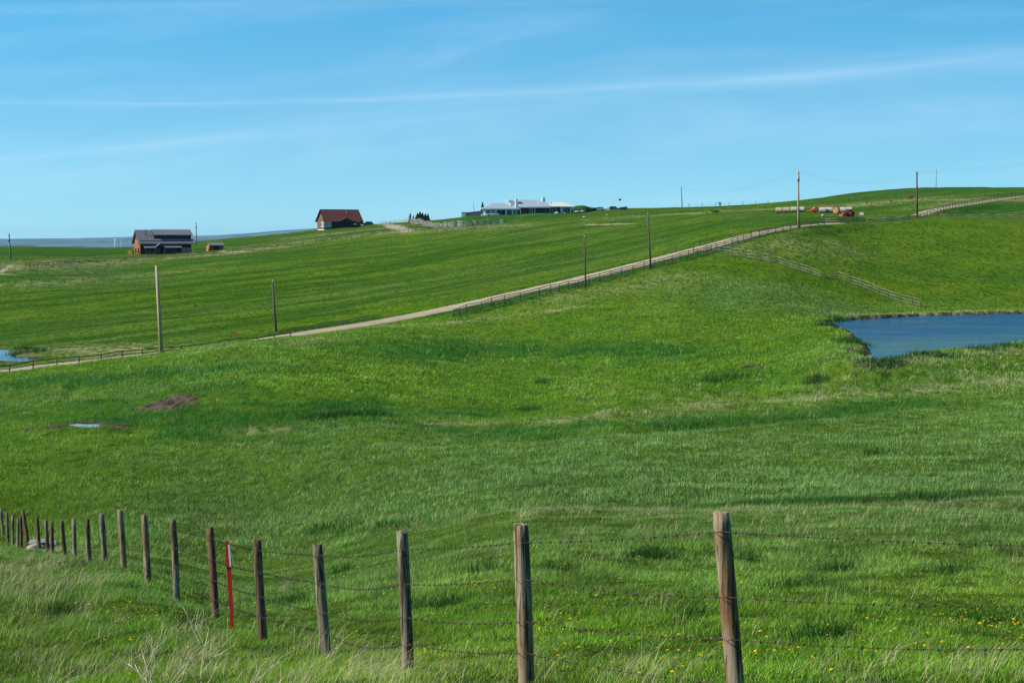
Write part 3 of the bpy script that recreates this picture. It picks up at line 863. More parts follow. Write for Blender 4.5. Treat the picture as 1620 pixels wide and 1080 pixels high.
for i in range(60):      # pale tussocks on the dam below the pond
    px = random.uniform(1290, 1640); py = random.uniform(566, 640) - (px-1300)*.03
    sp_.append((px, py, random.uniform(.2, .7), random.randint(6, 14), random.uniform(.3, .5), .5))
for i in range(60):
    px = random.uniform(900, 1300); py = random.uniform(610, 662)
    sp_.append((px, py, random.uniform(.2, .6), random.randint(8, 20), random.uniform(.3, .5), .5))
for i in range(90):      # rushes on the pond's rim
    q = POND[random.randrange(len(POND))]; a_ = proj((q[0], q[1], Z_POND))
    sp_.append((a_[0]+random.uniform(-16, 16), a_[1]+(5 if a_[1] > 520 else -3), random.uniform(.3, .8), 8, random.uniform(.3, .5), .5))
straw(sp_, 'dry_grass', 'pale dry straw standing in loose tufts among the green grass')

# dandelions: yellow heads on short stems
def dandelions():
    V = []; T = []; Cc = []
    spots = []
    def cl(px, py, n, sx, sy):
        for _ in range(n): spots.append((random.gauss(px, sx), random.gauss(py, sy)))
    cl(880, 990, 45, 30, 14); cl(1400, 1000, 30, 110, 14); cl(1560, 1000, 55, 50, 10); cl(1200, 1040, 50, 200, 22); cl(1100, 900, 40, 260, 14)
    cl(1000, 1060, 30, 120, 14); cl(720, 940, 40, 70, 12); cl(620, 935, 16, 30, 8); cl(460, 910, 20, 50, 14); cl(230, 975, 20, 40, 8); cl(330, 940, 12, 60, 14)
    cl(1560, 810, 30, 60, 8); cl(1350, 830, 40, 150, 20); cl(790, 930, 30, 40, 8); cl(1540, 930, 24, 70, 12); cl(930, 800, 15, 60, 8); cl(150, 960, 10, 40, 12)
    for _ in range(200): spots.append((random.uniform(60, 1620), random.uniform(880, 1085)))
    px = np.array([s[0] for s in spots]); py = np.array([s[1] for s in spots])
    for a_, b_ in zip(px, py):
        if b_ > 1100 or b_ < 780: continue
        c = hit(a_, b_, d0=9)
        r = random.uniform(.011, .019)*(1 + max(0, c.y-25)*.012); hh = random.uniform(.07, .14)
        ty = random.uniform(-.5, .3); tx = random.uniform(-.4, .4)
        k = len(V); cz = c.z + hh
        yel = (random.uniform(.6, .85), random.uniform(.40, .52), 0.01)
        V.append((c.x, c.y, cz + r*.45)); Cc.append(yel)
        for j in range(8):
            an = j*PI/4; rr_ = r*(1 if j % 2 else .8)
            V.append((c.x + math.cos(an)*rr_, c.y + math.sin(an)*rr_, cz + tx*math.cos(an)*r + ty*math.sin(an)*r)); Cc.append(yel)
        for j in range(8): T.append((k, k+1+j, k+1+(j+1) % 8))
        k = len(V); g = (.10, .2, .04)
        V.extend([(c.x-.002, c.y, c.z), (c.x+.002, c.y, c.z), (c.x, c.y, cz)]); Cc.extend([g]*3); T.append((k, k+1, k+2))
    return blade_object('dandelion_patch', [(np.array(V), np.zeros((0, 4), int), np.array(T), np.array(Cc))], 'scattered yellow dandelion heads in the short grass', 'dandelions')
dandelions()

# rough low clumps on banks (mid-distance): leafy dark tussocks
def tussocks():
    ch = []
    pts = []
    for px, py, r, n in [(500,661,1.3,260),(527,658,1.0,260),(552,657,1.0,260),(575,655,1.4,300),(595,657,1.0,160),(860,606,.8,90),(838,649,1.0,100),
                         (1287,604,1.1,300),(1130,603,1.6,200),(1160,598,1.3,160),(1380,575,1.6,300),(1396,578,1.3,300),(1412,573,1.3,260),(1430,568,1.2,200),(1462,562,1.4,260),(1480,564,1.4,240),(1498,565,1.2,160),
                         (1352,543,1.5,300),(1364,546,1.2,300),(1340,540,1.6,220),(1308,515,1.4,220),(1330,508,1.4,200),(1600,548,3,300),(1560,552,2,200),
                         (1376,718,.35,60),(1386,719,.35,60),(1025,880,.32,420),(1042,884,.26,220),(1320,903,.32,320),(1255,930,.4,260),(1180,888,.35,220),(700,958,.30,220),(655,962,.25,160),(455,955,.3,240),(880,902,.35,200),(1290,1010,.28,260),(1330,1008,.22,160),(1095,975,.25,160),(540,905,.3,160),(300,985,.25,180),(95,968,.25,200),(1500,905,.35,220),(1560,985,.25,180),(760,905,.35,180),(1300,800,.9,200),(1350,795,.9,200),(1420,790,.9,240),(1480,786,1.,240),(1540,783,1.0,240),(1260,797,.8,160),(1200,798,.7,120),
                         (500,840,.5,100),(540,838,.6,120),(600,834,.6,120),(640,830,.6,100),(20,563,2.0,200),(60,556,1.5,150),(40,552,1.5,120)]:
        c = hit(px, py, d0=9)
        x = c.x + rng.standard_normal(n)*r*.6; y = c.y + rng.standard_normal(n)*r*.8
        w = max(.008, c.y*.0003)
        col_ = np.array([0.022, 0.085, 0.018])*(0.5 + rng.random((n, 1))) + np.array([.02, .01, .0])*rng.random((n, 1))
        ch.append(blades(x, y, H(x, y), (0.16 + min(.4, c.y*.0016))*(.5 + rng.random(n)), np.full(n, w), col_, .7, 2))
    blade_object('tussocks', ch, 'dark green tussocks along the ditch and the banks of the pond', 'tussocks')
tussocks()
# ------------------------------------------------------------------ materials for things
def wood_mat(name, c1, c2, c3, vert=True, scale=1.0):
    m, nt, b = newmat(name)
    t = N(nt, 'ShaderNodeTexCoord'); geo = N(nt, 'ShaderNodeNewGeometry')
    s = (34*scale, 34*scale, 1.6*scale) if vert else (1.1*scale, 22*scale, 22*scale)
    v = mapping(nt, t.outputs['Object'], s)
    g = noise(nt, v, 1.0, 6, .65, .6)
    big = noise(nt, mapping(nt, t.outputs['Object'], (2.2, 2.2, .9)), 1.3, 4)
    c = MIXC(nt, rng_(nt, big, .40, .60), c1, c2)
    c = MIXC(nt, MT(nt, 'MULTIPLY', rng_(nt, g, .47, .58), .92), c, c3)
    spk = noise(nt, mapping(nt, t.outputs['Object'], (30, 30, 9)), 1.0, 2)
    c = MIXC(nt, MT(nt, 'MULTIPLY', rng_(nt, spk, .68, .74), .8), c, tuple(q*.35 for q in c3))
    LK(nt, c, b.inputs['Base Color']); b.inputs['Roughness'].default_value = .9; b.inputs['Specular IOR Level'].default_value = .15
    bp = N(nt, 'ShaderNodeBump'); bp.inputs['Strength'].default_value = .8; bp.inputs['Distance'].default_value = .006
    LK(nt, g, bp.inputs['Height']); LK(nt, bp.outputs[0], b.inputs['Normal'])
    return m
W_NEAR = wood_mat('weathered_post', (0.31, 0.25, 0.175), (0.20, 0.110, 0.050), (0.050, 0.028, 0.014))
W_GREY = wood_mat('grey_post', (0.22, 0.185, 0.135), (0.13, 0.088, 0.052), (0.036, 0.025, 0.015))
W_RED = wood_mat('reddish_post', (0.14, 0.070, 0.042), (0.16, 0.105, 0.065), (0.045, 0.022, 0.014))
WIRE = simple('rusty_wire', (0.045, 0.035, 0.032), (0.09, 0.05, 0.035), 20, .6, metal=.4)
W_POLE_TAN = simple('tan_pole', (0.42, 0.31, 0.19), (0.30, 0.21, 0.13), 2.0, .9, (6, 6, .4))
W_POLE_DK = simple('dark_pole', (0.055, 0.045, 0.035), (0.10, 0.085, 0.07), 2.0, .9, (6, 6, .4))
W_POLE_GR = simple('grey_pole', (0.24, 0.21, 0.17), (0.16, 0.13, 0.10), 2.0, .9, (6, 6, .4))
W_RAIL = simple('grey_rail', (0.20, 0.17, 0.13), (0.10, 0.085, 0.065), 3.0, .9, (1, 1, 1))
W_RAILDK = simple('dark_rail', (0.085, 0.07, 0.055), (0.045, 0.036, 0.03), 3.0, .9)
W_PALE = simple('pale_rail', (0.31, 0.275, 0.21), (0.19, 0.165, 0.12), 3.0, .9)
CERAM = simple('insulator', (0.55, 0.55, 0.55), None, 5, .4)
METAL_GR = simple('galvanised', (0.30, 0.31, 0.32), None, 5, .5, metal=.5)

# ------------------------------------------------------------------ near barbed wire fence (posts with real top and foot)
NEAR = [ # foot column, distance, top column, top row, width px, material, foot row (for posts cut by the frame: None)
 (1900, 12.9, 1872, 830, 30, 'N'), (1166, 14.2, 1139, 810, 28, 'N'), (832, 15.6, 825, 829, 25, 'N'), (645, 17.5, 637, 841, 18.5, 'G'),
 (517, 21, 501, 861, 16.5, 'G'), (416, 24.5, 407, 853, 13.5, 'R'), (341, 29, 332, 834, 12, 'R'), (279.5, 32, 274, 822, 10.5, 'G'),
 (233.5, 35, 229, 814, 10.5, 'N'), (195.5, 39, 190, 806, 9.5, 'N'), (165.5, 43, 161, 812, 8.5, 'G'), (141, 47, 138, 821, 8, 'G'),
 (119, 52, 116.5, 832, 7, 'G'), (103.5, 56, 97.5, 831, 6.5, 'G'), (82.5, 60, 82, 826, 6, 'R'), (75.5, 62.5, 73, 822, 6, 'G'), (63, 65, 58, 817, 6, 'R'),
 (46, 70, 35.5, 805, 5.5, 'R'), (34, 74, 32.5, 815, 5, 'R'), (29, 77, 28.5, 820, 4.5, 'G'), (21, 81, 19.5, 814, 4.5, 'G'), (12.5, 86, 11, 810, 4.5, 'G'), (5.5, 92, 1.5, 804, 4.5, 'N'), (-8, 99, -9, 803, 4.2, 'G')]
def near_fence():
    c0 = at(645, 17.5)
    root = empty('barbed_wire_fence', c0, 0, 'old four strand barbed wire fence on weathered round posts crossing the foreground', 'fence')
    feet = []; tops = []; rads = []
    for i, (fx, D, tx, ty, wpx, mk) in enumerate(NEAR):
        f = at(fx, D)
        t = P(tx, ty, D + random.uniform(-.06, .06)*D/20)
        if t.z - f.z < .9: t.z = f.z + 1.05
        r = wpx/2/F*D
        feet.append(f); tops.append(t); rads.append(r)
        ax = (t - f).normalized()
        n = 20 if D < 30 else 12
        bm = bmesh.new()
        rings = []
        segs = 14 if D < 30 else 7
        xa = ax.cross(Vector((0, 1, 0))).normalized(); ya = ax.cross(xa)
        ph = random.uniform(0, 6)
        for k in range(segs + 1):
            s = k/segs
            q = f - ax*.35 + (t - f + ax*.35)*s
            q = q + xa*(math.sin(s*4+ph)*r*.10) + ya*(math.cos(s*3+ph)*r*.08)
            ring = []
            for j in range(n):
                an = 2*PI*j/n
                rr_ = r*(1.06 - .08*s)*(1 + .035*math.sin(an*3+ph) + .03*math.sin(an*7+ph*2+s*2) + random.uniform(-.012, .012))
                if k == segs: rr_ *= .94
                ring.append(bm.verts.new(q + (xa*math.cos(an) + ya*math.sin(an))*rr_ - (c0) + (ax*random.uniform(-.01, .01) if k == segs else Vector())))
            rings.append(ring)
        for k in range(segs):
            for j in range(n):
                bm.faces.new((rings[k][j], rings[k][(j+1) % n], rings[k+1][(j+1) % n], rings[k+1][j])).smooth = True
        cv = bm.verts.new(t - c0 + ax*(.012))
        for j in range(n): bm.faces.new((rings[-1][j], rings[-1][(j+1) % n], cv))
        bmesh.ops.recalc_face_normals(bm, faces=bm.faces)
        me = bpy.data.meshes.new('post'); bm.to_mesh(me); bm.free()
        me.materials.append({'N': W_NEAR, 'G': W_GREY, 'R': W_RED}[mk])
        o = bpy.data.objects.new('post', me); C.objects.link(o); o.parent = root
        lab = {1: 'nearest thick post with a pale bleached side', 17: 'post leaning hard to the left', 6: 'reddish brown post left of the red marker'}.get(i)
        if lab: o['label'] = lab
    fr = {0: (.13, .46, .70, .92), 1: (.100, .465, .70, .955), 2: (.105, .325, .585, .775), 3: (.118, .365, .60, .79), 4: (.088, .335, .60, .77), 5: (.10, .31, .545, .75)}
    for s in range(4):
        mb = MB()
        prev = None
        for i in range(len(NEAR)):
            f, t, r = feet[i], tops[i], rads[i]
            q = fr.get(i, (.11, .34, .57, .78))[s]
            ax = (t - f).normalized()
            H_ = (t - f).length
            p = t - ax*(q*H_)
            front = Vector((-.10, -1.0, 0)).normalized()
            wp = p + front*(r + .004) - c0
            if i < 9:     # staple and the tie wrapped round the post, running down to the right
                pts = []
                for k in range(9):
                    an = PI*(1.12 + .80*k/8)
                    pts.append(p + Vector((math.cos(an), math.sin(an), 0))*(r + .004) + Vector((0, 0, -.085*k/8*2*r/.12)) - c0)
                mb.tube(pts, .0028 if i < 6 else .004, 5)
            if prev is not None:
                a, b = prev, wp
                L = (b - a).length
                sag = [.010, .018, .022, .022][s]*L*(.28 if i > 4 else 1)*random.uniform(.5, 1.2)
                nseg = 14
                rad = .0026 if i < 5 else (.0011 if i < 9 else .0009)
                pts = [a.lerp(b, k/nseg) - Vector((0, 0, 4*sag*(k/nseg)*(1-k/nseg))) for k in range(nseg+1)]
                mb.tube(pts, rad, 5)
                if i < 8:
                    m_ = int(L/.105)
                    for k in range(1, m_):
                        tt = k/m_
                        c = a.lerp(b, tt) - Vector((0, 0, 4*sag*tt*(1-tt)))
                        for _ in range(2):
                            d = Vector((random.uniform(-.3, .3), random.uniform(-1, 1), random.uniform(-1, 1))).normalized()*.016
                            mb.tube([c-d, c+d], .0026 if i < 5 else .0034, 3)
                        d = (b-a).normalized()*.008
                        mb.tube([c-d, c+d], .0065, 5)
            prev = wp
        mb.build('wire_strand', WIRE, root)
near_fence()

# red marker stake beside the fence
def stake():
    f = at(368, 26.5); t = P(360, 855, 26.5)
    root = empty('marker_stake', f, 0, 'bright red stake with a white reflective strip beside the reddish post', 'marker stake')
    ax = (t - f); L = ax.length; axn = ax.normalized()
    w = 9.0/F*26.5/2
    # slender tapering T section: front flange and a rib
    mb = MB()
    def pt(s, a, b): return tuple(axn*(s*L) + Vector((a, b, 0)))
    for s0, s1, w0, w1 in ((-.05, .72, w*.62, w*.78), (.72, .97, w*.92, w*.80), (.97, 1.0, w*.80, w*.35)):
        mb.hexa([pt(s0, -w0, -.008), pt(s0, w0, -.008), pt(s0, w0, .006), pt(s0, -w0, .006)], [pt(s1, -w1, -.008), pt(s1, w1, -.008), pt(s1, w1, .006), pt(s1, -w1, .006)])
    mb.hexa([pt(-.05, -.006, .006), pt(-.05, .006, .006), pt(-.05, .006, .03), pt(-.05, -.006, .03)], [pt(.95, -.006, .006), pt(.95, .006, .006), pt(.95, .006, .03), pt(.95, -.006, .03)])
    RED = simple('red_plastic', (0.62, 0.015, 0.012), (0.5, 0.012, 0.01), 3, .45, spec=.5)
    WHT = simple('white_reflector', (0.80, 0.78, 0.80), (0.66, 0.62, 0.64), 12, .5)
    mb.build('stake', RED, root)
    m2 = MB()
    m2.hexa([pt(.70, w*.30, -.0105), pt(.70, w*.84, -.0105), pt(.70, w*.84, -.0085), pt(.70, w*.30, -.0085)], [pt(.96, w*.05, -.0105), pt(.96, w*.76, -.0105), pt(.96, w*.76, -.0085), pt(.96, w*.05, -.0085)])
    m2.build('reflector', WHT, root)
    m3 = MB(); m3.hexa([pt(.70, -w*.9, -.0125), pt(.70, w*.9, -.0125), pt(.70, w*.9, .008), pt(.70, -w*.9, .008)], [pt(.716, -w*.9, -.0125), pt(.716, w*.9, -.0125), pt(.716, w*.9, .008), pt(.716, -w*.9, .008)])
    m3.build('band', simple('black_band', (0.02, 0.02, 0.02), None, 3, .5), root)
stake()

# broken timber box behind the far posts
def timber_box():
    c = at(68, 69.5)
    root = empty('timber_crib', c, R(12), 'weathered grey timber box half sunk in the grass behind the leaning posts', 'timber box')
    root.scale = (.82, .82, .8)
    G = simple('silver_timber', (0.25, 0.22, 0.195), (0.16, 0.14, 0.12), 2.2, .9, (1, 1, 5), bump=.4)
    for k in range(3):
        mb = MB(); mb.box(-.50, -.34, -.15+k*.19, .46, -.28, .03+k*.19); mb.build('plank', G, root, .01)
    mb = MB(); mb.hexa([(-.62,-.40,.40),(.1,-.40,.44),(.12,.28,.52),(-.55,.28,.48)], [(-.62,-.40,.44),(.1,-.40,.48),(.12,.28,.56),(-.55,.28,.52)]); mb.build('lid', G, root)
    mb = MB(); mb.hexa([(.16,-.36,.38),(.55,-.36,.30),(.55,.28,.42),(.18,.28,.50)], [(.16,-.36,.43),(.55,-.36,.35),(.55,.28,.47),(.18,.28,.55)]); mb.build('lid', G, root)
    for x in (-.5, .43):
        mb = MB(); mb.box(x, -.27, -.15, x+.05, .3, .38); mb.build('end_board', G, root)
    mb = MB(); mb.box(-.44, .3, -.15, .43, .35, .40); mb.build('back_board', G, root)
    c = at(57, 65.5)
    bm = bmesh.new(); bmesh.ops.create_icosphere(bm, subdivisions=2, radius=.22)
    for v in bm.verts: v.co = Vector((v.co.x*1.5, v.co.y, v.co.z*.8)) * (1+random.uniform(-.16, .16))
    me = bpy.data.meshes.new('field_stone'); bm.to_mesh(me); bm.free()
    me.materials.append(simple('pale_stone', (0.28, 0.24, 0.19), (0.19, 0.16, 0.13), 4, .95, bump=.4))
    o = bpy.data.objects.new('field_stone', me); C.objects.link(o); o.location = c + Vector((0, 0, .08))
    tag(o, 'pale angular field stone lying in front of the grey timber box', 'stone')
timber_box()

# dead branching weed stalks at the bottom edge
def stalk(px, py, D, hgt, lean, seed, lab):
    rnd = random.Random(seed)
    c = hit(px, py, d0=8) if D is None else at(px, D)
    mb = MB()
    def br(p, d, L, r, lev):
        n = 5; pts = [p]; q = p.copy(); dd = d.copy()
        for k in range(n):
            dd = (dd + Vector((rnd.uniform(-.16, .16), rnd.uniform(-.12, .12), rnd.uniform(-.03, .12)))).normalized()
            q = q + dd*(L/n); pts.append(q.copy())
            if lev > 0 and k >= 1 and rnd.random() < .8:
                sd2 = Vector((dd.x + rnd.choice((-1, 1))*rnd.uniform(.45, .9), dd.y + rnd.uniform(-.4, .4), dd.z)).normalized()
                br(q.copy(), sd2, L*rnd.uniform(.35, .6), r*.6, lev-1)
        mb.tube(pts, [r*(1-.6*i/n) for i in range(n+1)], 5)
    for _ in range(2):
        br(Vector((rnd.uniform(-.03, .03), 0, -.05)), Vector((lean + rnd.uniform(-.25, .25), 0, 1)).normalized(), hgt*rnd.uniform(.8, 1.05), .0052, 2)
    o = mb.build('weed_stalk', simple('dead_stalk', (0.62, 0.55, 0.36), (0.45, 0.38, 0.24), 8, .8), None)
    o.location = c
    tag(o, lab, 'dead weed', 'dead weed stalks at the bottom edge')
stalk(272, 0, 13.0, .62, -.30, 3, 'branching dead weed stalk leaning left in front of the fence, tallest of the dry stalks')
stalk(298, 0, 12.6, .72, .12, 5, 'forked pale dead weed stalk standing right beside the tallest one')
stalk(205, 0, 13.6, .45, .55, 8, 'low dead weed stalk sweeping right among the straw')
stalk(40, 0, 14.2, .55, .75, 12, 'pale dead stem lying low at the bottom left corner')
stalk(365, 0, 12.9, .45, .45, 17, 'thin dead stalk leaning right below the red stake')
# ------------------------------------------------------------------ rail fences, each one a thing: posts and long rails
def rail_fence(name, base, spacing, h, rails, matp, matr, lab, pr=.08, rr_=.06, wires=(), zig=0.0, brace=False, top_over=.08, group=None, fallen=None):
    """base: world points along the foot. rails: heights as fractions"""
    pts = dense(base, 10)
    L = [0.0]
    for a, b in zip(pts, pts[1:]): L.append(L[-1] + (Vector((b.x, b.y)) - Vector((a.x, a.y))).length)
    n = max(2, int(round(L[-1]/spacing)) + 1)
    S = np.linspace(0, L[-1], n)
    X = np.interp(S, L, [p.x for p in pts]); Y = np.interp(S, L, [p.y for p in pts])
    if zig:
        for i in range(n):
            X[i] += (zig if i % 2 else -zig)*.3; Y[i] += (zig if i % 2 else -zig)
    Z = H(X, Y)
    c0 = Vector((X[0], Y[0], Z[0]))
    root = empty(name, c0, 0, lab, 'fence', group)
    T = []
    nstuff = None
    for i in range(n):
        hh = h*random.uniform(.90, 1.10); lx = random.uniform(-.05, .05)*h; f = Vector((X[i], Y[i], Z[i])) - c0
        if fallen and fallen[0] < proj((X[i], Y[i], Z[i]))[0] < fallen[1]: hh *= .45
        t = f + Vector((lx, random.uniform(-.04, .04)*h, hh))
        T.append((f, t))
        if n <= 100 or i < 100:
            mb = MB(); mb.tube([f - Vector((0, 0, .3)), t], [pr, pr*.9], 6); mb.build('post', matp, root)
        else:
            if nstuff is None: nstuff = MB()
            nstuff.tube([f - Vector((0, 0, .3)), t], [pr, pr*.9], 6)
    if nstuff: tag(nstuff.build('post', matp, root), kind='stuff')
    for q in rails:
        mb = MB()
        for (f0, t0), (f1, t1) in zip(T, T[1:]):
            a = f0.lerp(t0, q + random.uniform(-.03, .03)); b = f1.lerp(t1, q + random.uniform(-.03, .03))
            o_ = Vector((0, -pr*.8, 0)); mb.tube([a+o_, b+o_], rr_, 5)
        mb.build('rail', matr, root)
    for q in wires:
        mb = MB()
        for (f0, t0), (f1, t1) in zip(T, T[1:]): mb.tube([f0.lerp(t0, q), f1.lerp(t1, q)], .012, 3)
        mb.build('wire', WIRE, root)
    if brace:
        for i in range(0, n-1, 1):
            (f0, t0), (f1, t1) = T[i], T[i+1]
            mb = MB(); mb.tube([f0.lerp(t0, .05), f1.lerp(t1, .9)], rr_*.8, 5); mb.build('brace', matr, root)
    return root
W_FR = simple('fence_rail_grey', (0.23, 0.205, 0.16), (0.13, 0.115, 0.09), 2.0, .9)
W_SNK = simple('silver_rail', (0.40, 0.37, 0.34), (0.26, 0.24, 0.22), 2.0, .9)
def onland(lst, d0=150, d1=900): return [hit(a, b, d0=d0, d1=d1) for a, b in lst]
# near side of the road, left part: foot by column at road distance minus the verge
def roadside(pxs, off):
    out = []
    rx = [proj(p)[0] for p in ROAD]; rd = [p[1] for p in ROAD]
    for px in pxs:
        out.append(at(px, float(np.interp(px, rx, rd)) - off))
    return out
rail_fence('rail_fence', roadside(range(-60, 470, 40), 6.5), 3.7, 1.25, (.9, .55, .2), W_RAILDK, W_RAILDK, 'dark rail fence along the near side of the gravel road at the left edge')
rail_fence('rail_fence', roadside(range(440, 640, 40), -3.4), 3.7, .8, (.9, .5), W_RAILDK, W_RAILDK, 'dark rail fence along the far side of the road behind the second pole from left')
B = [(717,502.5),(736,495.6),(757,492),(776,486),(797,481),(818,476),(857,468.5),(896,459),(925,452),(980,437),(1040,422),(1094,407),(1147,393),(1182,380),(1219,370),(1251,363),(1284,359),(1305,356.5)]
rail_fence('rail_fence', onland(B, 280), 3.7, 1.35, (.93, .68, .43, .18), W_RAILDK, W_RAILDK, 'long dark rail fence following the climbing road between the middle poles', wires=(.1,))
Q = [(1097,399),(1130,397.5),(1160,404),(1200,410.5),(1228,416),(1262,427),(1300,438.5),(1318,440),(1337,444),(1365,454.5),(1385,463),(1410,473),(1435,479),(1457,486)]
rail_fence('rail_fence', onland(Q, 250), 3.4, 1.4, (.88, .48, .15), W_RAILDK, W_FR, 'crooked pale rail fence running down the slope to the pond', pr=.10, rr_=.05, fallen=(1296, 1314))
# end post standing at the water
rail_fence('rail_fence', [at(1400, 470), at(1440, 488), at(1480, 518), at(1533, 565), at(1582, 608), at(1640, 650)], 4.6, 1.35, (.9, .55, .2), W_RAILDK, W_RAILDK, 'dark rail fence beside the road climbing to the right edge')
rail_fence('rail_fence', [at(1372, 462), at(1420, 464), at(1480, 466), at(1550, 470), at(1640, 474)], 3.6, 1.25, (.9, .35), W_RAIL, W_PALE, 'long low pale rail fence across the slope right of the white sign')
rail_fence('rail_fence', [at(1300, 447), at(1318, 436), at(1336, 438), at(1345, 450), at(1366, 458)], 3.4, 1.2, (.9, .5), W_RAILDK, W_RAIL, 'short rail pen below the red tractor')
rail_fence('rail_fence', onland([(40,424),(90,420),(130,416),(200,412.5),(260,408),(330,405),(400,396),(480,387)], 380, 800), 4.2, 1.2, (.9, .45), W_RAILDK, W_RAILDK, 'dark rail fence across the slope below the dark roofed log house')
rail_fence('rail_fence', onland([(500,383),(560,374.5),(612,369),(660,366.5),(720,364.5),(790,361)], 450, 800), 4.5, 1.2, (.9, .45), W_RAILDK, W_RAILDK, 'dark rail fence below the red roofed house and the dirt track')
rail_fence('rail_fence', [at(600, 760), at(620, 765), at(640, 760), at(655, 745)], 2.2, 1.7, (.9, .6, .3), W_PALE, W_PALE, 'pale rail fence on the skyline left of the small spruces', pr=.08, rr_=.06)
rail_fence('snake_fence', [at(650, 738), at(662, 706), at(675, 683), at(690, 663), at(705, 651), at(720, 646), at(740, 645), at(760, 647), at(780, 650), at(800, 652)], 2.6, 1.9, (.94, .74, .54, .34, .12), W_RAILDK, W_SNK, 'tall grey zigzag rail fence curving below the white house lawn', pr=.13, rr_=.09, zig=.7, brace=True)
rail_fence('wire_fence', [at(1090, 770), at(1130, 775), at(1180, 780), at(1215, 785)], 6.0, 1.6, (), W_RAILDK, WIRE, 'thin post and wire fence on the skyline beside the leafless bush', wires=(.9, .5), pr=.10)
rail_fence('wire_fence', onland([(1340,318),(1380,314),(1420,312),(1470,313),(1530,316),(1610,312)], 540, 800), 5.0, 1.4, (), W_RAIL, WIRE, 'thin post and wire fence in the dry grass under the right hand hill', wires=(.9, .5), pr=.045)

# ------------------------------------------------------------------ utility poles
def pole(px, D, tx, ty, mat, lab, r=.15, arm=False, guy=None, can=False, ins=True):
    f = at(px, D); t = P(tx, ty, D)
    root = empty('utility_pole', f, 0, lab, 'utility pole', 'utility poles across the ranch')
    v = t - f
    mb = MB(); mb.tube([-v.normalized()*.8, v*.5, v], [r, r*.85, r*.68], 8); mb.build('pole', mat, root)
    if arm:
        mb = MB(); mb.box(v.x-.75, v.y-.06, v.z-.75, v.x+.75, v.y+.06, v.z-.61); mb.build('crossarm', W_POLE_GR, root)
    if ins:
        for dx, dz in ((0, .02), (.28, -.55)):
            mb = MB(); mb.tube([v + Vector((dx, 0, dz)), v + Vector((dx, 0, dz+.30))], [.035, .06], 6); mb.build('insulator', CERAM, root)
        mb = MB(); mb.box(v.x-.05, v.y-.05, v.z-.62, v.x+.34, v.y+.05, v.z-.53); mb.build('bracket', METAL_GR, root)
    if can:
        mb = MB(); mb.tube([v + Vector((.05, -.34, -2.1)), v + Vector((.05, -.34, -1.1))], .24, 10); mb.build('transformer', METAL_GR, root)
    if guy:
        g = P(guy[0], guy[1], D+guy[2]) - f
        mb = MB(); mb.tube([v*.97, g], .022, 4); mb.build('guy_wire', METAL_GR, root)
    return f + v
pole(255.5, 238, 247.5, 420, W_POLE_TAN, 'tall pale bare pole standing at the dark rail fence left', r=.26, ins=False)
pole(437, 287, 431, 446, W_POLE_DK, 'dark pole with white insulators and a loose wire hanging to its left', r=.17, guy=(420, 470, 4))
pole(926.5, 330, 924.5, 376, W_POLE_DK, 'thin dark pole at the rail fence in the middle of the slope', r=.15)
pole(1029.5, 350, 1025, 340, W_POLE_DK, 'dark pole with a stubby top next up the road from the middle one', r=.18, guy=(1016, 360, 3))
p5 = pole(1263.5, 409, 1262.5, 271, W_POLE_TAN, 'tall tan pole rising in front of the round bales', r=.26, can=True)
p6 = pole(1451, 500, 1450.5, 272, W_POLE_DK, 'tall dark pole beside the road below the right hand hill', r=.26)
p7 = pole(1480.5, 880, 1481.5, 268, W_POLE_GR, 'faint far pole on top of the right hand hill', r=.16)
p8 = pole(1079.5, 800, 1077.5, 295, W_POLE_GR, 'slim grey pole alone on the skyline right of the white house', r=.22)
p9 = pole(17, 540, 14, 370, W_POLE_GR, 'grey pole with a transformer at the left edge beside the dirt track', r=.26, can=True)
pA = pole(311, 720, 310, 352, W_POLE_GR, 'grey pole with a transformer behind the right end of the dark roofed log house', r=.20, can=True)
pB = pole(750, 790, 749, 321, W_POLE_GR, 'faint thin pole behind the low wall left of the white house', r=.10)
def line(a, b, sag, lab, r=.010):
    mid = (a+b)/2
    mb = MB()
    for dx, dz in ((0, .3), (.28, -.25)):
        o_ = Vector((dx, 0, dz))
        pts = [a.lerp(b, k/24) + o_ - Vector((0, 0, 4*sag*(k/24)*(1-k/24))) - mid for k in range(25)]
        mb.tube(pts, r, 4)
    o = mb.build('power_line', WIRE, None); o.location = mid
    tag(o, lab, 'power line', 'sagging power lines')
line(p5, p6, 2.6, 'two sagging wires between the tall tan pole and the tall dark pole')
line(p8, p5, 3.0, 'two faint wires rising from the skyline pole to the tall tan pole')
line(p6, P(1800, 215, 560), 2.5, 'two wires leaving the tall dark pole for the right edge')

# ------------------------------------------------------------------ buildings
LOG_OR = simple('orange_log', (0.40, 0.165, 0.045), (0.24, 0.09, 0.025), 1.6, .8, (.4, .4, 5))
LOG_SHADE = simple('shaded_log', (0.050, 0.022, 0.013), (0.026, 0.012, 0.008), 1.6, .95, (.4, .4, 5), spec=.05)  # shaded copy of the logs: the front's shade put into the colour
LOG_BR = simple('brown_log', (0.17, 0.095, 0.06), (0.10, 0.055, 0.035), 1.5, .85, (.4, .4, 5))
ROOF_GR = simple('grey_purple_metal_roof', (0.165, 0.150, 0.170), (0.125, 0.115, 0.130), 1.2, .55, (5, .3, .3), spec=.4)
ROOF_RD = simple('dark_red_roof', (0.115, 0.026, 0.016), (0.075, 0.018, 0.012), 1.5, .75, (2, 1, 1))
ROOF_BL = simple('pale_blue_grey_roof', (0.33, 0.36, 0.39), (0.27, 0.30, 0.33), 1.0, .5, (4, .3, .3))
ROOF_CR = simple('cream_lit_roof', (0.62, 0.58, 0.52), (0.52, 0.48, 0.43), 1.0, .6, (4, .3, .3))
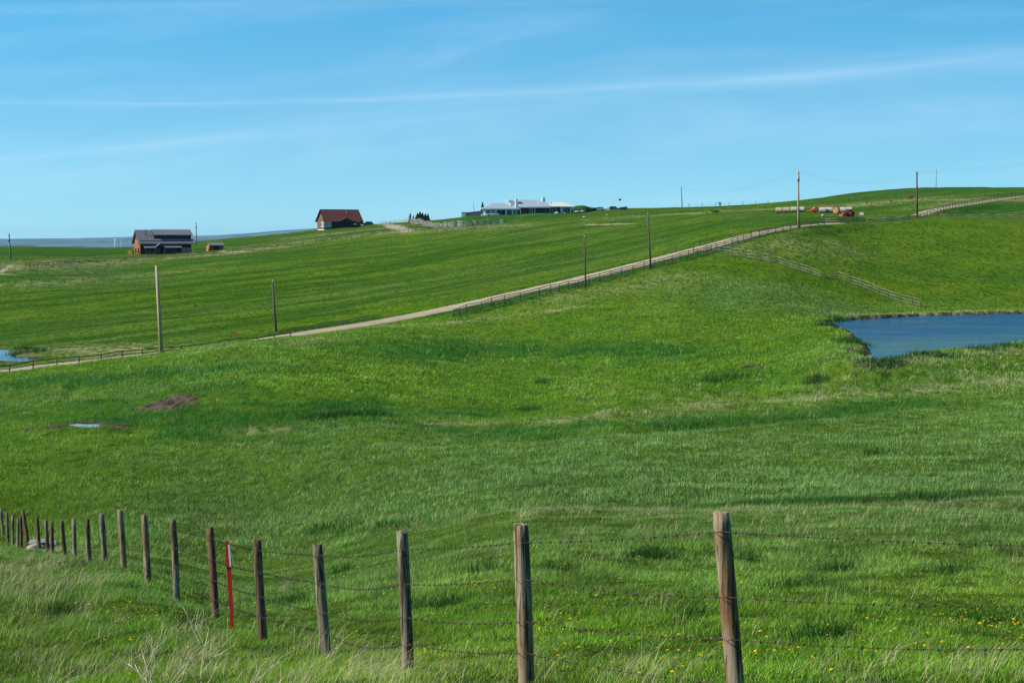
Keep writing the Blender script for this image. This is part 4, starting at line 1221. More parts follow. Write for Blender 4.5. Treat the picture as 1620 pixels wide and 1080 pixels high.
TRIM = simple('dark_trim', (0.022, 0.015, 0.012), None, 3, .9, spec=.05)
TRIM_L = simple('pale_fascia', (0.34, 0.30, 0.26), None, 3, .7)
WHITE = simple('white_render', (0.74, 0.73, 0.70), (0.64, 0.63, 0.60), 1.2, .8)
CONC = simple('concrete', (0.50, 0.46, 0.40), (0.38, 0.34, 0.30), 1.0, .9)
STONE = simple('stone_wall', (0.34, 0.24, 0.17), (0.20, 0.14, 0.10), 2.5, .95)
GLASS = simple('dark_glass', (0.012, 0.018, 0.020), None, 1, .2, spec=.25)
TEAL = simple('teal_glass', (0.015, 0.13, 0.13), (0.02, 0.09, 0.09), 1, .1, spec=.6)
BLUEG = simple('blue_glass', (0.03, 0.08, 0.12), (0.015, 0.045, 0.07), 1, .15, spec=.3)
REDP = simple('red_panel', (0.30, 0.05, 0.05), None, 2, .7)
def slab(mb, a, b, c, d, t):
    """roof slab through 4 points (top), thickness t downwards"""
    top = [Vector(p) for p in (a, b, c, d)]
    mb.hexa([p - Vector((0, 0, t)) for p in top], top)
def window(root, x0, z0, x1, z1, y, glass, frame, side='front', fr=.12, mull=1):
    """framed window proud of a wall; side front (-y) or left (-x, then x means y)"""
    f = MB(); g = MB()
    def bx(mb, a0, b0, a1, b1, d0, d1):
        if side == 'front': mb.box(a0, y-d1, b0, a1, y-d0, b1)
        else: mb.box(y-d1, a0, b0, y-d0, a1, b1)
    bx(f, x0, z0, x1, z0+fr, .003, .09); bx(f, x0, z1-fr, x1, z1, .003, .09)
    bx(f, x0, z0+fr, x0+fr, z1-fr, .003, .09); bx(f, x1-fr, z0+fr, x1, z1-fr, .003, .09)
    for k in range(1, mull+1):
        xm = x0 + (x1-x0)*k/(mull+1); bx(f, xm-fr*.35, z0+fr, xm+fr*.35, z1-fr, .003, .08)
    w = f.build('window', frame, root)
    bx(g, x0+fr*.8, z0+fr*.8, x1-fr*.8, z1-fr*.8, .005, .03); g.build('pane', glass, w)
    return w
def logwall(mb, x0, y0, x1, y1, z0, z1, r=.16):
    n = max(1, int((z1-z0)/(2*r*.9)))
    for k in range(n):
        z = z0 + (k+.5)*(z1-z0)/n
        mb.tube([(x0, y0, z), (x1, y1, z)], (z1-z0)/n/2*1.06, 8)

def house_dark():
    D = 632; base = at(258, D); base.z = P(258, 403.6, D).z
    root = empty('log_house', base, R(23), 'two storey log house with a dark grey metal roof and orange lit end wall', 'house')
    L0, L1 = -8.1, 8.0; W = 4.4        # along x, half depth
    k = .97
    ze = 4.4; zr = 8.0
    mb = MB(); mb.box(L0, -W, -1.2, L1, W, ze+.2)
    mb.build('wall', LOG_SHADE, root)
    mb = MB()
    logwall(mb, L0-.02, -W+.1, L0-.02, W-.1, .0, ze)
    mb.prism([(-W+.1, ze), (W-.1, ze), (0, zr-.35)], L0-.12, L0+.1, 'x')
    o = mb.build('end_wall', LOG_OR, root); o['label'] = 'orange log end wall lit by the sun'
    mb = MB(); mb.prism([(-W+.1, ze), (W-.1, ze), (0, zr-.35)], L1-.1, L1+.1, 'x'); mb.build('end_wall', LOG_SHADE, root)
    # main roof
    mb = MB(); oh = .75; ox = .9; s_ = (zr-ze)/W
    xs0, xs1 = L0-ox, L1+ox
    xd = L0+4.6                          # where the raised shed part begins
    slab(mb, (xs0, -W-oh, ze-oh*s_), (xd, -W-oh, ze-oh*s_), (xd, 0, zr), (xs0, 0, zr), .22)
    slab(mb, (xs0, 0, zr), (xs1, 0, zr), (xs1, W+oh, ze-oh*s_), (xs0, W+oh, ze-oh*s_), .22)
    slab(mb, (xd, -W-oh, ze-oh*s_), (xs1, -W-oh, ze-oh*s_), (xs1, -W+.9, ze+.9*s_), (xd, -W+.9, ze+.9*s_), .22)
    rf = mb.build('roof', ROOF_GR, root)
    mb = MB(); slab(mb, (xd+.05, -W+.75, zr-1.55), (xs1-.05, -W+.75, zr-1.55), (xs1-.05, .25, zr+.14), (xd+.05, .25, zr+.14), .2); mb.build('dormer_roof', ROOF_GR, rf)
    mb = MB(); mb.prism([(-W+1.2, ze+.6), (-W+1.2, zr-1.72), (-.1, zr-.3), (-.1, ze+.6)], xd+.3, xs1-.6, 'x'); mb.build('dormer_wall', LOG_SHADE, root)
    for i in range(3): window(root, xd+2+i*3.2, ze+1.1, xd+3.6+i*3.2, zr-1.95, -W+1.2, GLASS, TRIM)
    mb = MB(); mb.tube([(L0+2.2, -2.0, zr-2.4), (L0+2.2, -2.0, zr+.1)], .11, 8); mb.build('chimney', TRIM, rf)
    mb = MB(); mb.box(xs0, -W-oh-.04, ze-oh*s_-.3, xs1, -W-oh-.003, ze-oh*s_-.02); mb.build('fascia', TRIM_L, root)
    # porch across the front with a small peaked entry
    py0, py1 = -W-2.6, -W-.02; zp = 3.0
    mb = MB()
    slab(mb, (L0+.8, py0, zp-.65), (L0+4.2, py0, zp-.65), (L0+4.6, py1, zp+.1), (L0+.8, py1, zp+.1), .14)
    slab(mb, (L0+7.0, py0, zp-.55), (L0+12.6, py0, zp-.55), (L0+12.6, py1, zp+.15), (L0+6.8, py1, zp+.15), .14)
    slab(mb, (L0+4.0, py0-.2, zp-.55), (L0+5.6, py0-.2, zp+.75), (L0+5.6, py1, zp+.75), (L0+4.0, py1, zp-.55), .14)
    slab(mb, (L0+5.6, py0-.2, zp+.75), (L0+7.2, py0-.2, zp-.55), (L0+7.2, py1, zp-.55), (L0+5.6, py1, zp+.75), .14)
    mb.build('porch_roof', ROOF_GR, root)
    for x in (L0+1.1, L0+4.2, L0+7.0, L0+9.8, L0+12.3):
        mb = MB(); mb.tube([(x, py0+.25, -.9), (x, py0+.25, zp-.6)], .15, 8)
        o = mb.build('porch_post', W_RAIL if x in (L0+4.2, L0+7.0) else LOG_SHADE, root)
    mb = MB(); mb.box(L0+.3, py0, -.25, L1-5, py1, -.02); mb.build('deck', LOG_BR, root)
    mb = MB(); mb.box(L0+1.0, py0+.1, .12, L0+4.0, py0+.2, 1.0); mb.build('railing', REDP, root)
    for a, b in ((L0+7.3, L0+9.6), (L0+10.0, L0+12.2)):
        mb = MB()
        for q in np.arange(a, b, .22): mb.box(q, py0+.12, .1, q+.06, py0+.18, .95)
        mb.box(a, py0+.1, .95, b, py0+.2, 1.03); mb.box(a, py0+.1, .04, b, py0+.2, .1); mb.build('railing', LOG_BR, root)
    for a, b in ((L0+1.5, L0+3.2), (L0+7.6, L0+9.2), (L0+10.0, L0+11.6)): window(root, a, .9, b, 2.3, -W, GLASS, LOG_BR)
    mb = MB(); mb.box(L0+5.1, -W-.08, 0, L0+6.1, -W-.003, 2.1); d = mb.build('door', LOG_BR, root)
    # lower lit stone corner at right
    mb = MB(); mb.box(L1-3.4, -W-.9, -1.2, L1-.05, -W-.003, 2.4); mb.build('stone_bay', STONE, root)
    # side deck
    mb = MB(); mb.box(L0-2.8, -W-.6, .0, L0-.15, 1.6, .23); mb.build('deck', LOG_BR, root)
    mb = MB()
    for q in np.arange(L0-2.75, L0-.3, .24): mb.box(q, -W-.58, .24, q+.11, -W-.5, 1.2)
    mb.box(L0-2.8, -W-.6, 1.2, L0-.15, -W-.48, 1.32)
    for q in np.arange(-W-.4, 1.5, .26): mb.box(L0-2.8, q, .24, L0-2.72, q+.11, 1.2)
    mb.box(L0-2.82, -W-.6, 1.2, L0-2.7, 1.6, 1.32); mb.build('railing', LOG_OR, root)
    for q in (-W-.4, -W+2.2, 1.3):
        mb = MB(); mb.tube([(L0-2.5, q, -1.9), (L0-2.5, q, -.02)], .14, 8); mb.build('deck_post', W_PALE, root)
    for z0, z1, y0, y1 in ((.8, 2.2, -2.6, -1.2), (.8, 2.2, 1.0, 2.6), (4.9, 6.1, -.7, .7)):
        window(root, y0, z0, y1, z1, L0-.16, GLASS, TRIM, 'left')
house_dark()

def shed():
    base = at(340, 640); base.z = P(340, 397.6, 640).z
    root = empty('log_shed', base, R(24), 'small log shed with a dark open front right of the log house', 'shed')
    w, d, h = 2.3, 1.9, 1.95
    mb = MB()
    mb.box(-w, -d, -.6, -w+.2, d, h); mb.box(w-.2, -d, -.6, w, d, h); mb.box(-w+.2, d-.2, -.6, w-.2, d, h)
    mb.box(-w+.2, -d, -.6, -w+1.25, -d+.2, h); mb.box(w-1.3, -d, -.6, w-.2, -d+.2, h); mb.box(-w+1.25, -d, 1.6, w-1.3, -d+.2, h)
    mb.build('wall', LOG_OR, root)
    mb = MB(); mb.box(-w+.2, -d+.2, -.1, w-.2, d-.2, .02); mb.build('floor', CONC, root)
    mb = MB(); slab(mb, (-w-.3, -d-.5, h+.05), (w+.3, -d-.5, h+.05), (w+.3, .1, h+.85), (-w-.3, .1, h+.85), .12)
    slab(mb, (-w-.3, .1, h+.85), (w+.3, .1, h+.85), (w+.3, d+.4, h+.05), (-w-.3, d+.4, h+.05), .12); mb.build('roof', ROOF_GR, root)
    for x in (-w+.05, w-.15):
        mb = MB(); mb.prism([(-d, h), (d, h), (0, h+.7)], x, x+.12, 'x'); mb.build('gable', LOG_OR, root)
shed()

def house_red():
    D = 790; base = at(537, D); base.z = P(537, 361.5, D).z
    root = empty('red_roof_house', base, R(24), 'timber house with a shade-darkened front and a deep red roof on a pale concrete basement', 'house')
    x0, x1, W = -7.4, 7.2, 5.0; ze, zr = 3.4, 7.4
    mb = MB(); mb.box(x0, -W, -.3, x1, W, ze); mb.build('wall', TRIM, root)  # near-black wall: shade on the front put into the colour
    mb = MB(); mb.box(x0-.02, -W+.02, -3.2, x1-9, W-.02, -.32); mb.build('basement', WHITE, root)
    mb = MB(); mb.box(x0+2.4, -W-.12, -3.2, x0+2.6, -W-.02, -.3); 
    mb.build('corner_board', LOG_BR, root)
    mb = MB(); mb.box(x0-.1, -W-.1, -.3, x0-.003, W+.1, ze); mb.prism([(-W, ze), (W, ze), (0, zr-.3)], x0-.1, x0, 'x'); mb.build('end_wall', LOG_BR, root)
    mb = MB(); mb.prism([(-W, ze), (W, ze), (0, zr-.3)], x1-.1, x1, 'x'); mb.build('end_wall', TRIM, root)
    s_ = (zr-ze)/W; oh = .8; ox = .8
    mb = MB()
    slab(mb, (x0-ox, -W-oh, ze-oh*s_), (x1+ox, -W-oh, ze-oh*s_), (x1+ox, 0, zr), (x0-ox, 0, zr), .2)
    slab(mb, (x0-ox, 0, zr), (x1+ox, 0, zr), (x1+ox, W+oh, ze-oh*s_), (x0-ox, W+oh, ze-oh*s_), .2)
    rf = mb.build('roof', ROOF_RD, root)
    mb = MB(); mb.tube([(x0-ox, 0, zr+.04), (x1+ox, 0, zr+.04)], .1, 6)
    for xx in (x0-ox-.04, x1+ox-.04):
        mb.hexa([(xx, -W-oh, ze-oh*s_-.3), (xx+.08, -W-oh, ze-oh*s_-.3), (xx+.08, 0, zr-.3), (xx, 0, zr-.3)], [(xx, -W-oh, ze-oh*s_+.05), (xx+.08, -W-oh, ze-oh*s_+.05), (xx+.08, 0, zr+.05), (xx, 0, zr+.05)])
    mb.build('ridge_trim', TRIM, rf)
    # central low gable over the entry
    cx = .6
    mb = MB()
    slab(mb, (cx-3.0, -W-1.6, ze-.55), (cx, -W-1.6, ze+.8), (cx, -2.2, ze+.85), (cx-3.0, -2.2, ze-.5), .18)
    slab(mb, (cx, -W-1.6, ze+.8), (cx+3.0, -W-1.6, ze-.55), (cx+3.0, -2.2, ze-.5), (cx, -2.2, ze+.85), .18)
    mb.build('entry_gable', ROOF_RD, rf)
    mb = MB(); mb.prism([(cx-2.6, ze-.7), (cx+2.6, ze-.7), (cx, ze+.5)], -W-1.4, -W-1.2); mb.build('gable_board', TRIM, root)
    for x in (cx-2.6, cx+2.5):
        mb = MB(); mb.box(x, -W-1.45, -.6, x+.2, -W-1.25, ze-.7); mb.build('porch_post', TRIM, root)
    # sun room with tall white framed windows at the left corner
    mb = MB(); mb.box(x0-.9, -W-.6, -.4, x0+2.3, -W+3.0, 2.75); mb.build('sun_room', LOG_BR, root)
    mb = MB(); slab(mb, (x0-1.1, -W-.9, 2.75), (x0+2.5, -W-.9, 2.75), (x0+2.5, -W+.4, 3.5), (x0-1.1, -W+.4, 3.5), .15); mb.build('sun_room_roof', ROOF_RD, root)
    mb = MB(); mb.box(x0-.88, -W-.58, -3.2, x0+2.28, -W+2.9, -.42); mb.build('basement', WHITE, root)
    for k in range(3): window(root, x0-.7+k*1.0, .5, x0+.1+k*1.0, 2.5, -W-.6, BLUEG, WHITE, fr=.2, mull=0)
    window(root, -W-.3, .5, -W+1.0, 2.5, x0-.9, BLUEG, WHITE, 'left', fr=.2, mull=0); window(root, -W+1.2, .5, -W+2.6, 2.5, x0-.9, BLUEG, WHITE, 'left', fr=.2, mull=0)
    window(root, x0+.0, -2.6, x0+.9, -1.0, -W-.58, GLASS, CONC, mull=0)
    mb = MB(); mb.tube([(2.0, -2.4, ze+2.4), (2.0, -2.4, ze+3.2)], .14, 8); mb.build('vent_pipe', METAL_GR, rf)
    mb = MB(); mb.box(-3.5, -W-3.2, -.7, -2.9, -W-2.7, -.1); 
    for (a, b) in ((2.2, 3.6), (4.4, 5.8), (-3.4, -2.0)): window(root, a, .8, b, 2.2, -W, GLASS, TRIM)
house_red()

def hip(mb, x0, x1, y0, y1, ze, zr, inset0, inset1, t=.22):
    ym = (y0+y1)/2
    a, b, c, d = Vector((x0,y0,ze)), Vector((x1,y0,ze)), Vector((x1,y1,ze)), Vector((x0,y1,ze))
    e, f = Vector((x0+inset0, ym, zr)), Vector((x1-inset1, ym, zr)); dn = Vector((0,0,t))
    mb.add([a,b,c,d,e,f,a-dn,b-dn,c-dn,d-dn], [(0,1,5,4),(1,2,5),(2,3,4,5),(3,0,4),(9,8,7,6),(0,6,7,1),(1,7,8,2),(2,8,9,3),(3,9,6,0)])
def house_white():
    D = 705; base = at(820, D); base.z = P(820, 340.6, D).z
    root = empty('white_ranch_house', base, R(6), 'long low modern white house with pale blue grey roofs and white chimneys on the hilltop', 'house')
    m = 705/F                     # metres per photo pixel
    def X(px): return (px-820)*m
    # left wing
    mb = MB(); mb.box(X(768), 2.0, -1, X(819), 9.0, 2.15); mb.build('wall', CONC, root)
    mb = MB(); hip(mb, X(762), X(822), -.8, 10.0, 2.35, 4.35, 4.2, 5.2); mb.build('roof', ROOF_BL, root)
    mb = MB(); mb.box(X(762)-.02, -.84, 2.0, X(822), -.80, 2.38); mb.build('fascia', WHITE, root)
    for px in (764.5, 767.5, 784.5, 800.6, 811):
        mb = MB(); mb.box(X(px)-.16, -.6, -1.2, X(px)+.16, -.28, 2.1); mb.build('column', WHITE, root)
    window(root, X(769), .05, X(784), 2.05, 1.98, TEAL, WHITE); window(root, X(786), .05, X(800), 2.05, 1.98, GLASS, WHITE); window(root, X(801.5), .05, X(810), 2.05, 1.98, BLUEG, WHITE); window(root, X(812), .05, X(818), 2.05, 1.98, TEAL, WHITE, mull=0)
    mb = MB(); mb.box(X(762), -.9, -1.2, X(822), 2.0, -.02); mb.build('terrace', CONC, root)
    # middle part
    mb = MB(); mb.box(X(820), .5, -1, X(869), 10.0, 2.75); mb.build('wall', TRIM, root)
    mb = MB(); slab(mb, (X(819), -1.6, 2.85), (X(872), -1.6, 3.1), (X(862), 5.0, 5.55), (X(821), 5.0, 5.5), .22)
    slab(mb, (X(821), 5.0, 5.5), (X(862), 5.0, 5.55), (X(872), 11.5, 3.1), (X(819), 11.5, 2.85), .22); mb.build('roof', ROOF_BL, root)
    mb = MB(); mb.box(X(819), -1.64, 2.62, X(870), -1.605, 2.88); mb.build('fascia', WHITE, root)
    for px in (823, 838, 841.8, 845.8, 857, 862):
        mb = MB(); mb.box(X(px)-.13, -.9, -.6, X(px)+.13, -.65, 2.65); mb.build('column', LOG_BR if px > 850 else CONC, root)
    for a, b in ((821, 829), (830, 836.5), (838, 846), (847, 855), (856, 861), (863, 868)): window(root, X(a), .05, X(b), 2.6, .5, GLASS, LOG_BR, fr=.1)
    mb = MB(); mb.box(X(816), 1.2, -.6, X(819.6), 3.2, 5.85); mb.build('chimney', WHITE, root)
    mb = MB(); mb.box(X(859.7), 3.0, 2.8, X(861.2), 4.6, 6.45); mb.build('chimney', WHITE, root)
    mb = MB(); mb.box(X(861.2)+.003, 2.96, 2.8, X(864.4), 4.6, 6.40); mb.build('chimney', CONC, root)
    mb = MB(); slab(mb, (X(805), 3.2, 5.35), (X(817), 3.2, 5.5), (X(817), 8, 5.55), (X(805), 8, 5.4), .3); mb.box(X(809), 3.6, 3.4, X(816), 7.6, 5.06); mb.build('clerestory', ROOF_CR, root)
    # right wing
    mb = MB(); mb.box(X(869), 1.0, -.6, X(905), 9.0, 2.9); mb.build('wall', CONC, root)
    mb = MB(); hip(mb, X(867), X(910), -1.0, 10.5, 3.15, 4.75, 2.0, 3.4); mb.build('roof', ROOF_CR, root)  # right wing's cream: the sunlit tone of the roof put into the colour
    mb = MB(); mb.box(X(870), -1.04, 2.9, X(910), -1.003, 3.16); mb.build('fascia', WHITE, root)
    window(root, X(870.5), .1, X(881), 2.8, 1.0, BLUEG, WHITE); window(root, X(882), .1, X(887), 2.8, 1.0, GLASS, LOG_BR, mull=0); window(root, X(890), .1, X(903), 2.8, 1.0, BLUEG, WHITE, mull=2)
    for px in (887.7, 890, 903, 908):
        mb = MB(); mb.box(X(px)-.1, -.8, -.6, X(px)+.1, -.6, 2.9); mb.build('column', WHITE, root)
    # garden walls
    for a, b, y0, h0, h1, mt, lab in ((737, 763, 3.0, .9, 1.55, STONE, 'long low stone garden wall left of the white house'), (730.5, 737, 2.2, 1.0, 1.15, WHITE, 'short cream end wall far left of the white house'), (908, 928.5, 2.0, 2.2, 2.2, STONE, 'tan retaining wall right of the white house')):
        c = base + Matrix.Rotation(R(6), 3, 'Z') @ Vector((X(a), y0, 0))
        e = empty('garden_wall', c, R(6), lab, 'wall')
        w = X(b)-X(a)
        mb = MB(); mb.hexa([(0, 0, -1.4), (w, 0, -1.4), (w, .4, -1.4), (0, .4, -1.4)], [(0, 0, h0), (w, 0, h1), (w, .4, h1), (0, .4, h0)]); mb.build('masonry', mt, e)
        mb = MB(); mb.hexa([(-.05, -.05, h0+.004), (w+.05, -.05, h1+.004), (w+.05, .45, h1+.004), (-.05, .45, h0+.004)], [(-.05, -.05, h0+.1), (w+.05, -.05, h1+.1), (w+.05, .45, h1+.1), (-.05, .45, h0+.1)]); mb.build('coping', CONC, e)
    return base
HWB = house_white()

def mound_and_hut():
    # grassed mound behind the tan wall
    c = at(917, 722); c.z = P(917, 333, 722).z
    m = .229
    bm = bmesh.new()
    bmesh.ops.create_uvsphere(bm, u_segments=32, v_segments=16, radius=1)
    for v in bm.verts:
        v.co = Vector((v.co.x*4.6, v.co.y*4.0, v.co.z*1.75)) * (1 + .04*math.sin(v.co.x*5)+.03*math.cos(v.co.y*7))
    me = bpy.data.meshes.new('grassed_mound'); bm.to_mesh(me); bm.free()
    me.polygons.foreach_set('use_smooth', [True]*len(me.polygons))
    me.materials.append(simple('mown_grass', (0.030, 0.085, 0.010), (0.022, 0.065, 0.008), 1.5, 1.0, spec=0))
    o = bpy.data.objects.new('grassed_mound', me); C.objects.link(o); o.location = c
    tag(o, 'green grassed mound rising behind the tan wall beside the white house', 'mound')
    c = at(935, 725); c.z = P(935, 334, 725).z
    root = empty('open_shelter', c, R(-4), 'low dark open shelter between the tan wall and the parked white car', 'shelter')
    mb = MB(); slab(mb, (-2.1, -1.6, 1.5), (2.1, -1.6, 1.1), (2.1, 1.6, 1.25), (-2.1, 1.6, 1.65), .15); mb.build('roof', TRIM, root)
    mb = MB(); mb.box(-1.9, 1.2, -.8, 1.9, 1.35, 1.05); mb.build('wall', TRIM, root)
    for x in (-1.9, 0, 1.8):
        mb = MB(); mb.box(x, -1.4, -.8, x+.12, -1.28, 1.1); mb.build('post', TRIM, root)
mound_and_hut()

# ------------------------------------------------------------------ vehicles far off
TYRE = simple('tyre', (0.018, 0.018, 0.018), None, 3, .9)
RIM = simple('wheel_rim', (0.35, 0.35, 0.36), None, 3, .4, metal=.6)
def wheel(root, x, y, r, w, tm=TYRE, rm=RIM):
    mb = MB()
    prof_ = [(-w/2, r*.62), (-w/2, r*.93), (-w*.35, r), (w*.35, r), (w/2, r*.93), (w/2, r*.62)]
    n = 18; vs = []; fs = []
    for j in range(n):
        a = 2*PI*j/n
        for (yy_, rr2) in prof_: vs.append((x + math.cos(a)*rr2, y+yy_, r + math.sin(a)*rr2))
    k = len(prof_)
    for j in range(n):
        for i in range(k): fs.append((j*k+i, j*k+(i+1) % k, ((j+1) % n)*k+(i+1) % k, ((j+1) % n)*k+i))
    mb.add(vs, fs, True); wl = mb.build('wheel', tm, root)
    mb = MB(); mb.tube([(x, y-w*.32, r), (x, y+w*.32, r)], r*.62, 14); mb.build('rim', rm, wl)
def car(px, D, rowz, rz, paint, lab, pickup=False, scale=1.0):
    c = at(px, D)
    if rowz: c.z = P(px, rowz, D).z
    root = empty('pickup_truck' if pickup else 'parked_car', c, rz, lab, 'pickup truck' if pickup else 'car')
    L = 5.4 if pickup else 4.5; hw = .92; 
    if pickup:
        side = [(-L/2, .45), (-L/2, 1.0), (-L/2+1.5, 1.1), (-L/2+1.5, 1.12), (.55+L/2-.5, 1.08), (L/2, 1.05), (L/2, .45)]
        cab = [(-L/2+1.35, 1.1), (-L/2+1.95, 1.75), (.35, 1.78), (.55, 1.1)]
    else:
        side = [(-L/2, .38), (-L/2, .72), (-L/2+.2, .88), (-1.2, .98), (1.5, 1.0), (L/2, .92), (L/2, .4)]
        cab = [(-1.35, .97), (-.7, 1.45), (1.1, 1.46), (1.75, 1.0)]
    mb = MB(); mb.prism([p for p in side], -hw, hw); body = mb.build('body', paint, root, .05)
    mb = MB(); mb.prism(cab, -hw+.10, hw-.10); mb.build('cabin', GLASS, root, .04)
    zt = cab[1][1]
    mb = MB(); mb.box(cab[1][0]-.03, -hw+.12, zt-.02, cab[2][0]+.03, hw-.12, zt+.07)
    for xx in (cab[1][0]-.05, (cab[1][0]+cab[2][0])/2, cab[2][0]-.05):
        mb.box(xx, -hw+.08, cab[0][1], xx+.10, -hw+.097, zt); mb.box(xx, hw-.097, cab[0][1], xx+.10, hw-.08, zt)
    mb.build('roof', paint, root)
    if pickup:
        mb = MB(); mb.box(.65, -hw+.12, 1.055, L/2-.1, hw-.12, 1.13); mb.build('bed_cover', TRIM, root)
    for x in (-L/2+.95, L/2-1.0):
        for y in (-hw+.04, hw-.04): wheel(root, x, y, .38 if pickup else .33, .24)
    for y in (-.65, .65):
        mb = MB(); mb.box(-L/2-.03, y-.16, .68, -L/2-.003, y+.16, .82); mb.build('headlight', CERAM, root)
        mb = MB(); mb.box(L/2+.003, y-.14, .7, L/2+.03, y+.14, .86); mb.build('tail_light', REDP, root)
    mb = MB(); mb.box(-L/2-.06, -hw+.05, .36, -L/2-.003, hw-.05, .5); mb.build('bumper', METAL_GR, root)
    return root
PW = simple('white_paint', (0.74, 0.74, 0.74), None, 1, .35, spec=.5)
PB = simple('dark_blue_paint', (0.010, 0.022, 0.060), None, 1, .35, spec=.5)
PK = simple('black_paint', (0.015, 0.016, 0.020), None, 1, .35, spec=.5)
car(571.5, 782, 357.0, R(24), PB, 'dark blue pickup truck parked right against the red roofed house', True)
car(583, 790, 356.5, R(60), PB, 'dark blue car parked nose out at the right of the blue pickup', False)
car(779, 700, 342.3, R(6), PW, 'low white car in front of the teal glass of the white house')
car(948, 730, 334.2, R(10), PW, 'small white car parked right of the dark shelter')
car(969, 745, 333.0, R(-15), PK, 'dark car parked between the white posts and the round shrubs')

# white boulders and furniture on the terrace
def boulder(px, py, D, r, lab, mat, sq=.7):
    c = at(px, D); c.z = P(px, py, D).z
    bm = bmesh.new(); bmesh.ops.create_icosphere(bm, subdivisions=2, radius=r)
    for v in bm.verts: v.co = Vector((v.co.x*1.3, v.co.y, v.co.z*sq))*(1+random.uniform(-.12, .12))
    me = bpy.data.meshes.new('boulder'); bm.to_mesh(me); bm.free(); me.materials.append(mat)
    o = bpy.data.objects.new('boulder', me); C.objects.link(o); o.location = c
    tag(o, lab, 'boulder', 'pale boulders')
PSTONE = simple('pale_boulder', (0.55, 0.50, 0.45), (0.40, 0.36, 0.32), 2, .95)
boulder(829.5, 341, 698, .62, 'larger pale boulder in front of the dark middle windows', PSTONE)
boulder(824.5, 341.5, 698, .35, 'small pale boulder left of the larger one at the dark windows', PSTONE)
boulder(881, 337.3, 698, .62, 'white boulder in front of the right wing of the white house', PSTONE)
boulder(893.5, 337, 698, .28, 'tiny white boulder below the blue windows of the right wing', PSTONE)
boulder(913, 334.8, 700, .7, 'broad pale boulder at the foot of the tan wall', PSTONE, .45)
boulder(921, 334.3, 702, .55, 'low pale boulder right of the broad one at the tan wall', PSTONE, .5)
boulder(960, 340, 640, .30, 'lone white stone on the slope below the parked cars', PSTONE)
boulder(924.5, 343.4, 620, .36, 'lone white stone on the slope below the tan wall', PSTONE)
boulder(655, 362.3, 655, .5, 'pale stone below the grass bank left of the zigzag fence', PSTONE)
boulder(662, 363.2, 650, .4, 'grey stone right of the pale one left of the zigzag fence', PSTONE)
boulder(796, 355, 662, .9, 'cream block at the right end of the zigzag fence', PSTONE, .6)
boulder(1372, 362, 440, .3, 'pale stone in the grass below the rail pen', PSTONE)
def post_white(px, py, D, h, lab):
    c = at(px, D); c.z = P(px, py, D).z
    mb = MB(); mb.tube([(0, 0, -.4), (0, 0, h)], [.14, .12], 8); mb.tube([(0, 0, h+.003), (0, 0, h+.12)], [.18, .05], 8)
    o = mb.build('driveway_post', WHITE, None); o.location = c
    tag(o, lab, 'post', 'white driveway posts')
for i, px in enumerate((953.5, 956, 958.5, 961, 963.5)):
    post_white(px, 333.8, 735, 1.05, ['first', 'second', 'third', 'fourth', 'fifth'][i] + ' white driveway post from the left, between the white car and the dark car')

def flag():
    c = at(989, 760); c = at(978.5, 745); c.z = P(978.5, 332, 745).z
    root = empty('flagpole', c, 0, 'slim flagpole with a small dark flag beside the round shrubs', 'flagpole')
    h = (332-314)/F*745
    mb = MB(); mb.tube([(0, 0, -.5), (0, 0, h)], [.05, .03], 6); mb.build('pole', CERAM, root)
    mb = MB()
    vs = []; n = 8
    for k in range(n+1):
        x = k/n*1.0; vs += [(x, .12*math.sin(x*6), h-.15-.05*x), (x, .12*math.sin(x*6+.4), h-.75-.10*x)]
    vs2 = [(a, b+.02, c_) for a, b, c_ in vs]
    m_ = len(vs)
    mb.add(vs+vs2, [(2*k, 2*k+1, 2*k+3, 2*k+2) for k in range(n)] + [(m_+2*k, m_+2*k+2, m_+2*k+3, m_+2*k+1) for k in range(n)], True)
    mb.build('flag', TRIM, root)
flag()

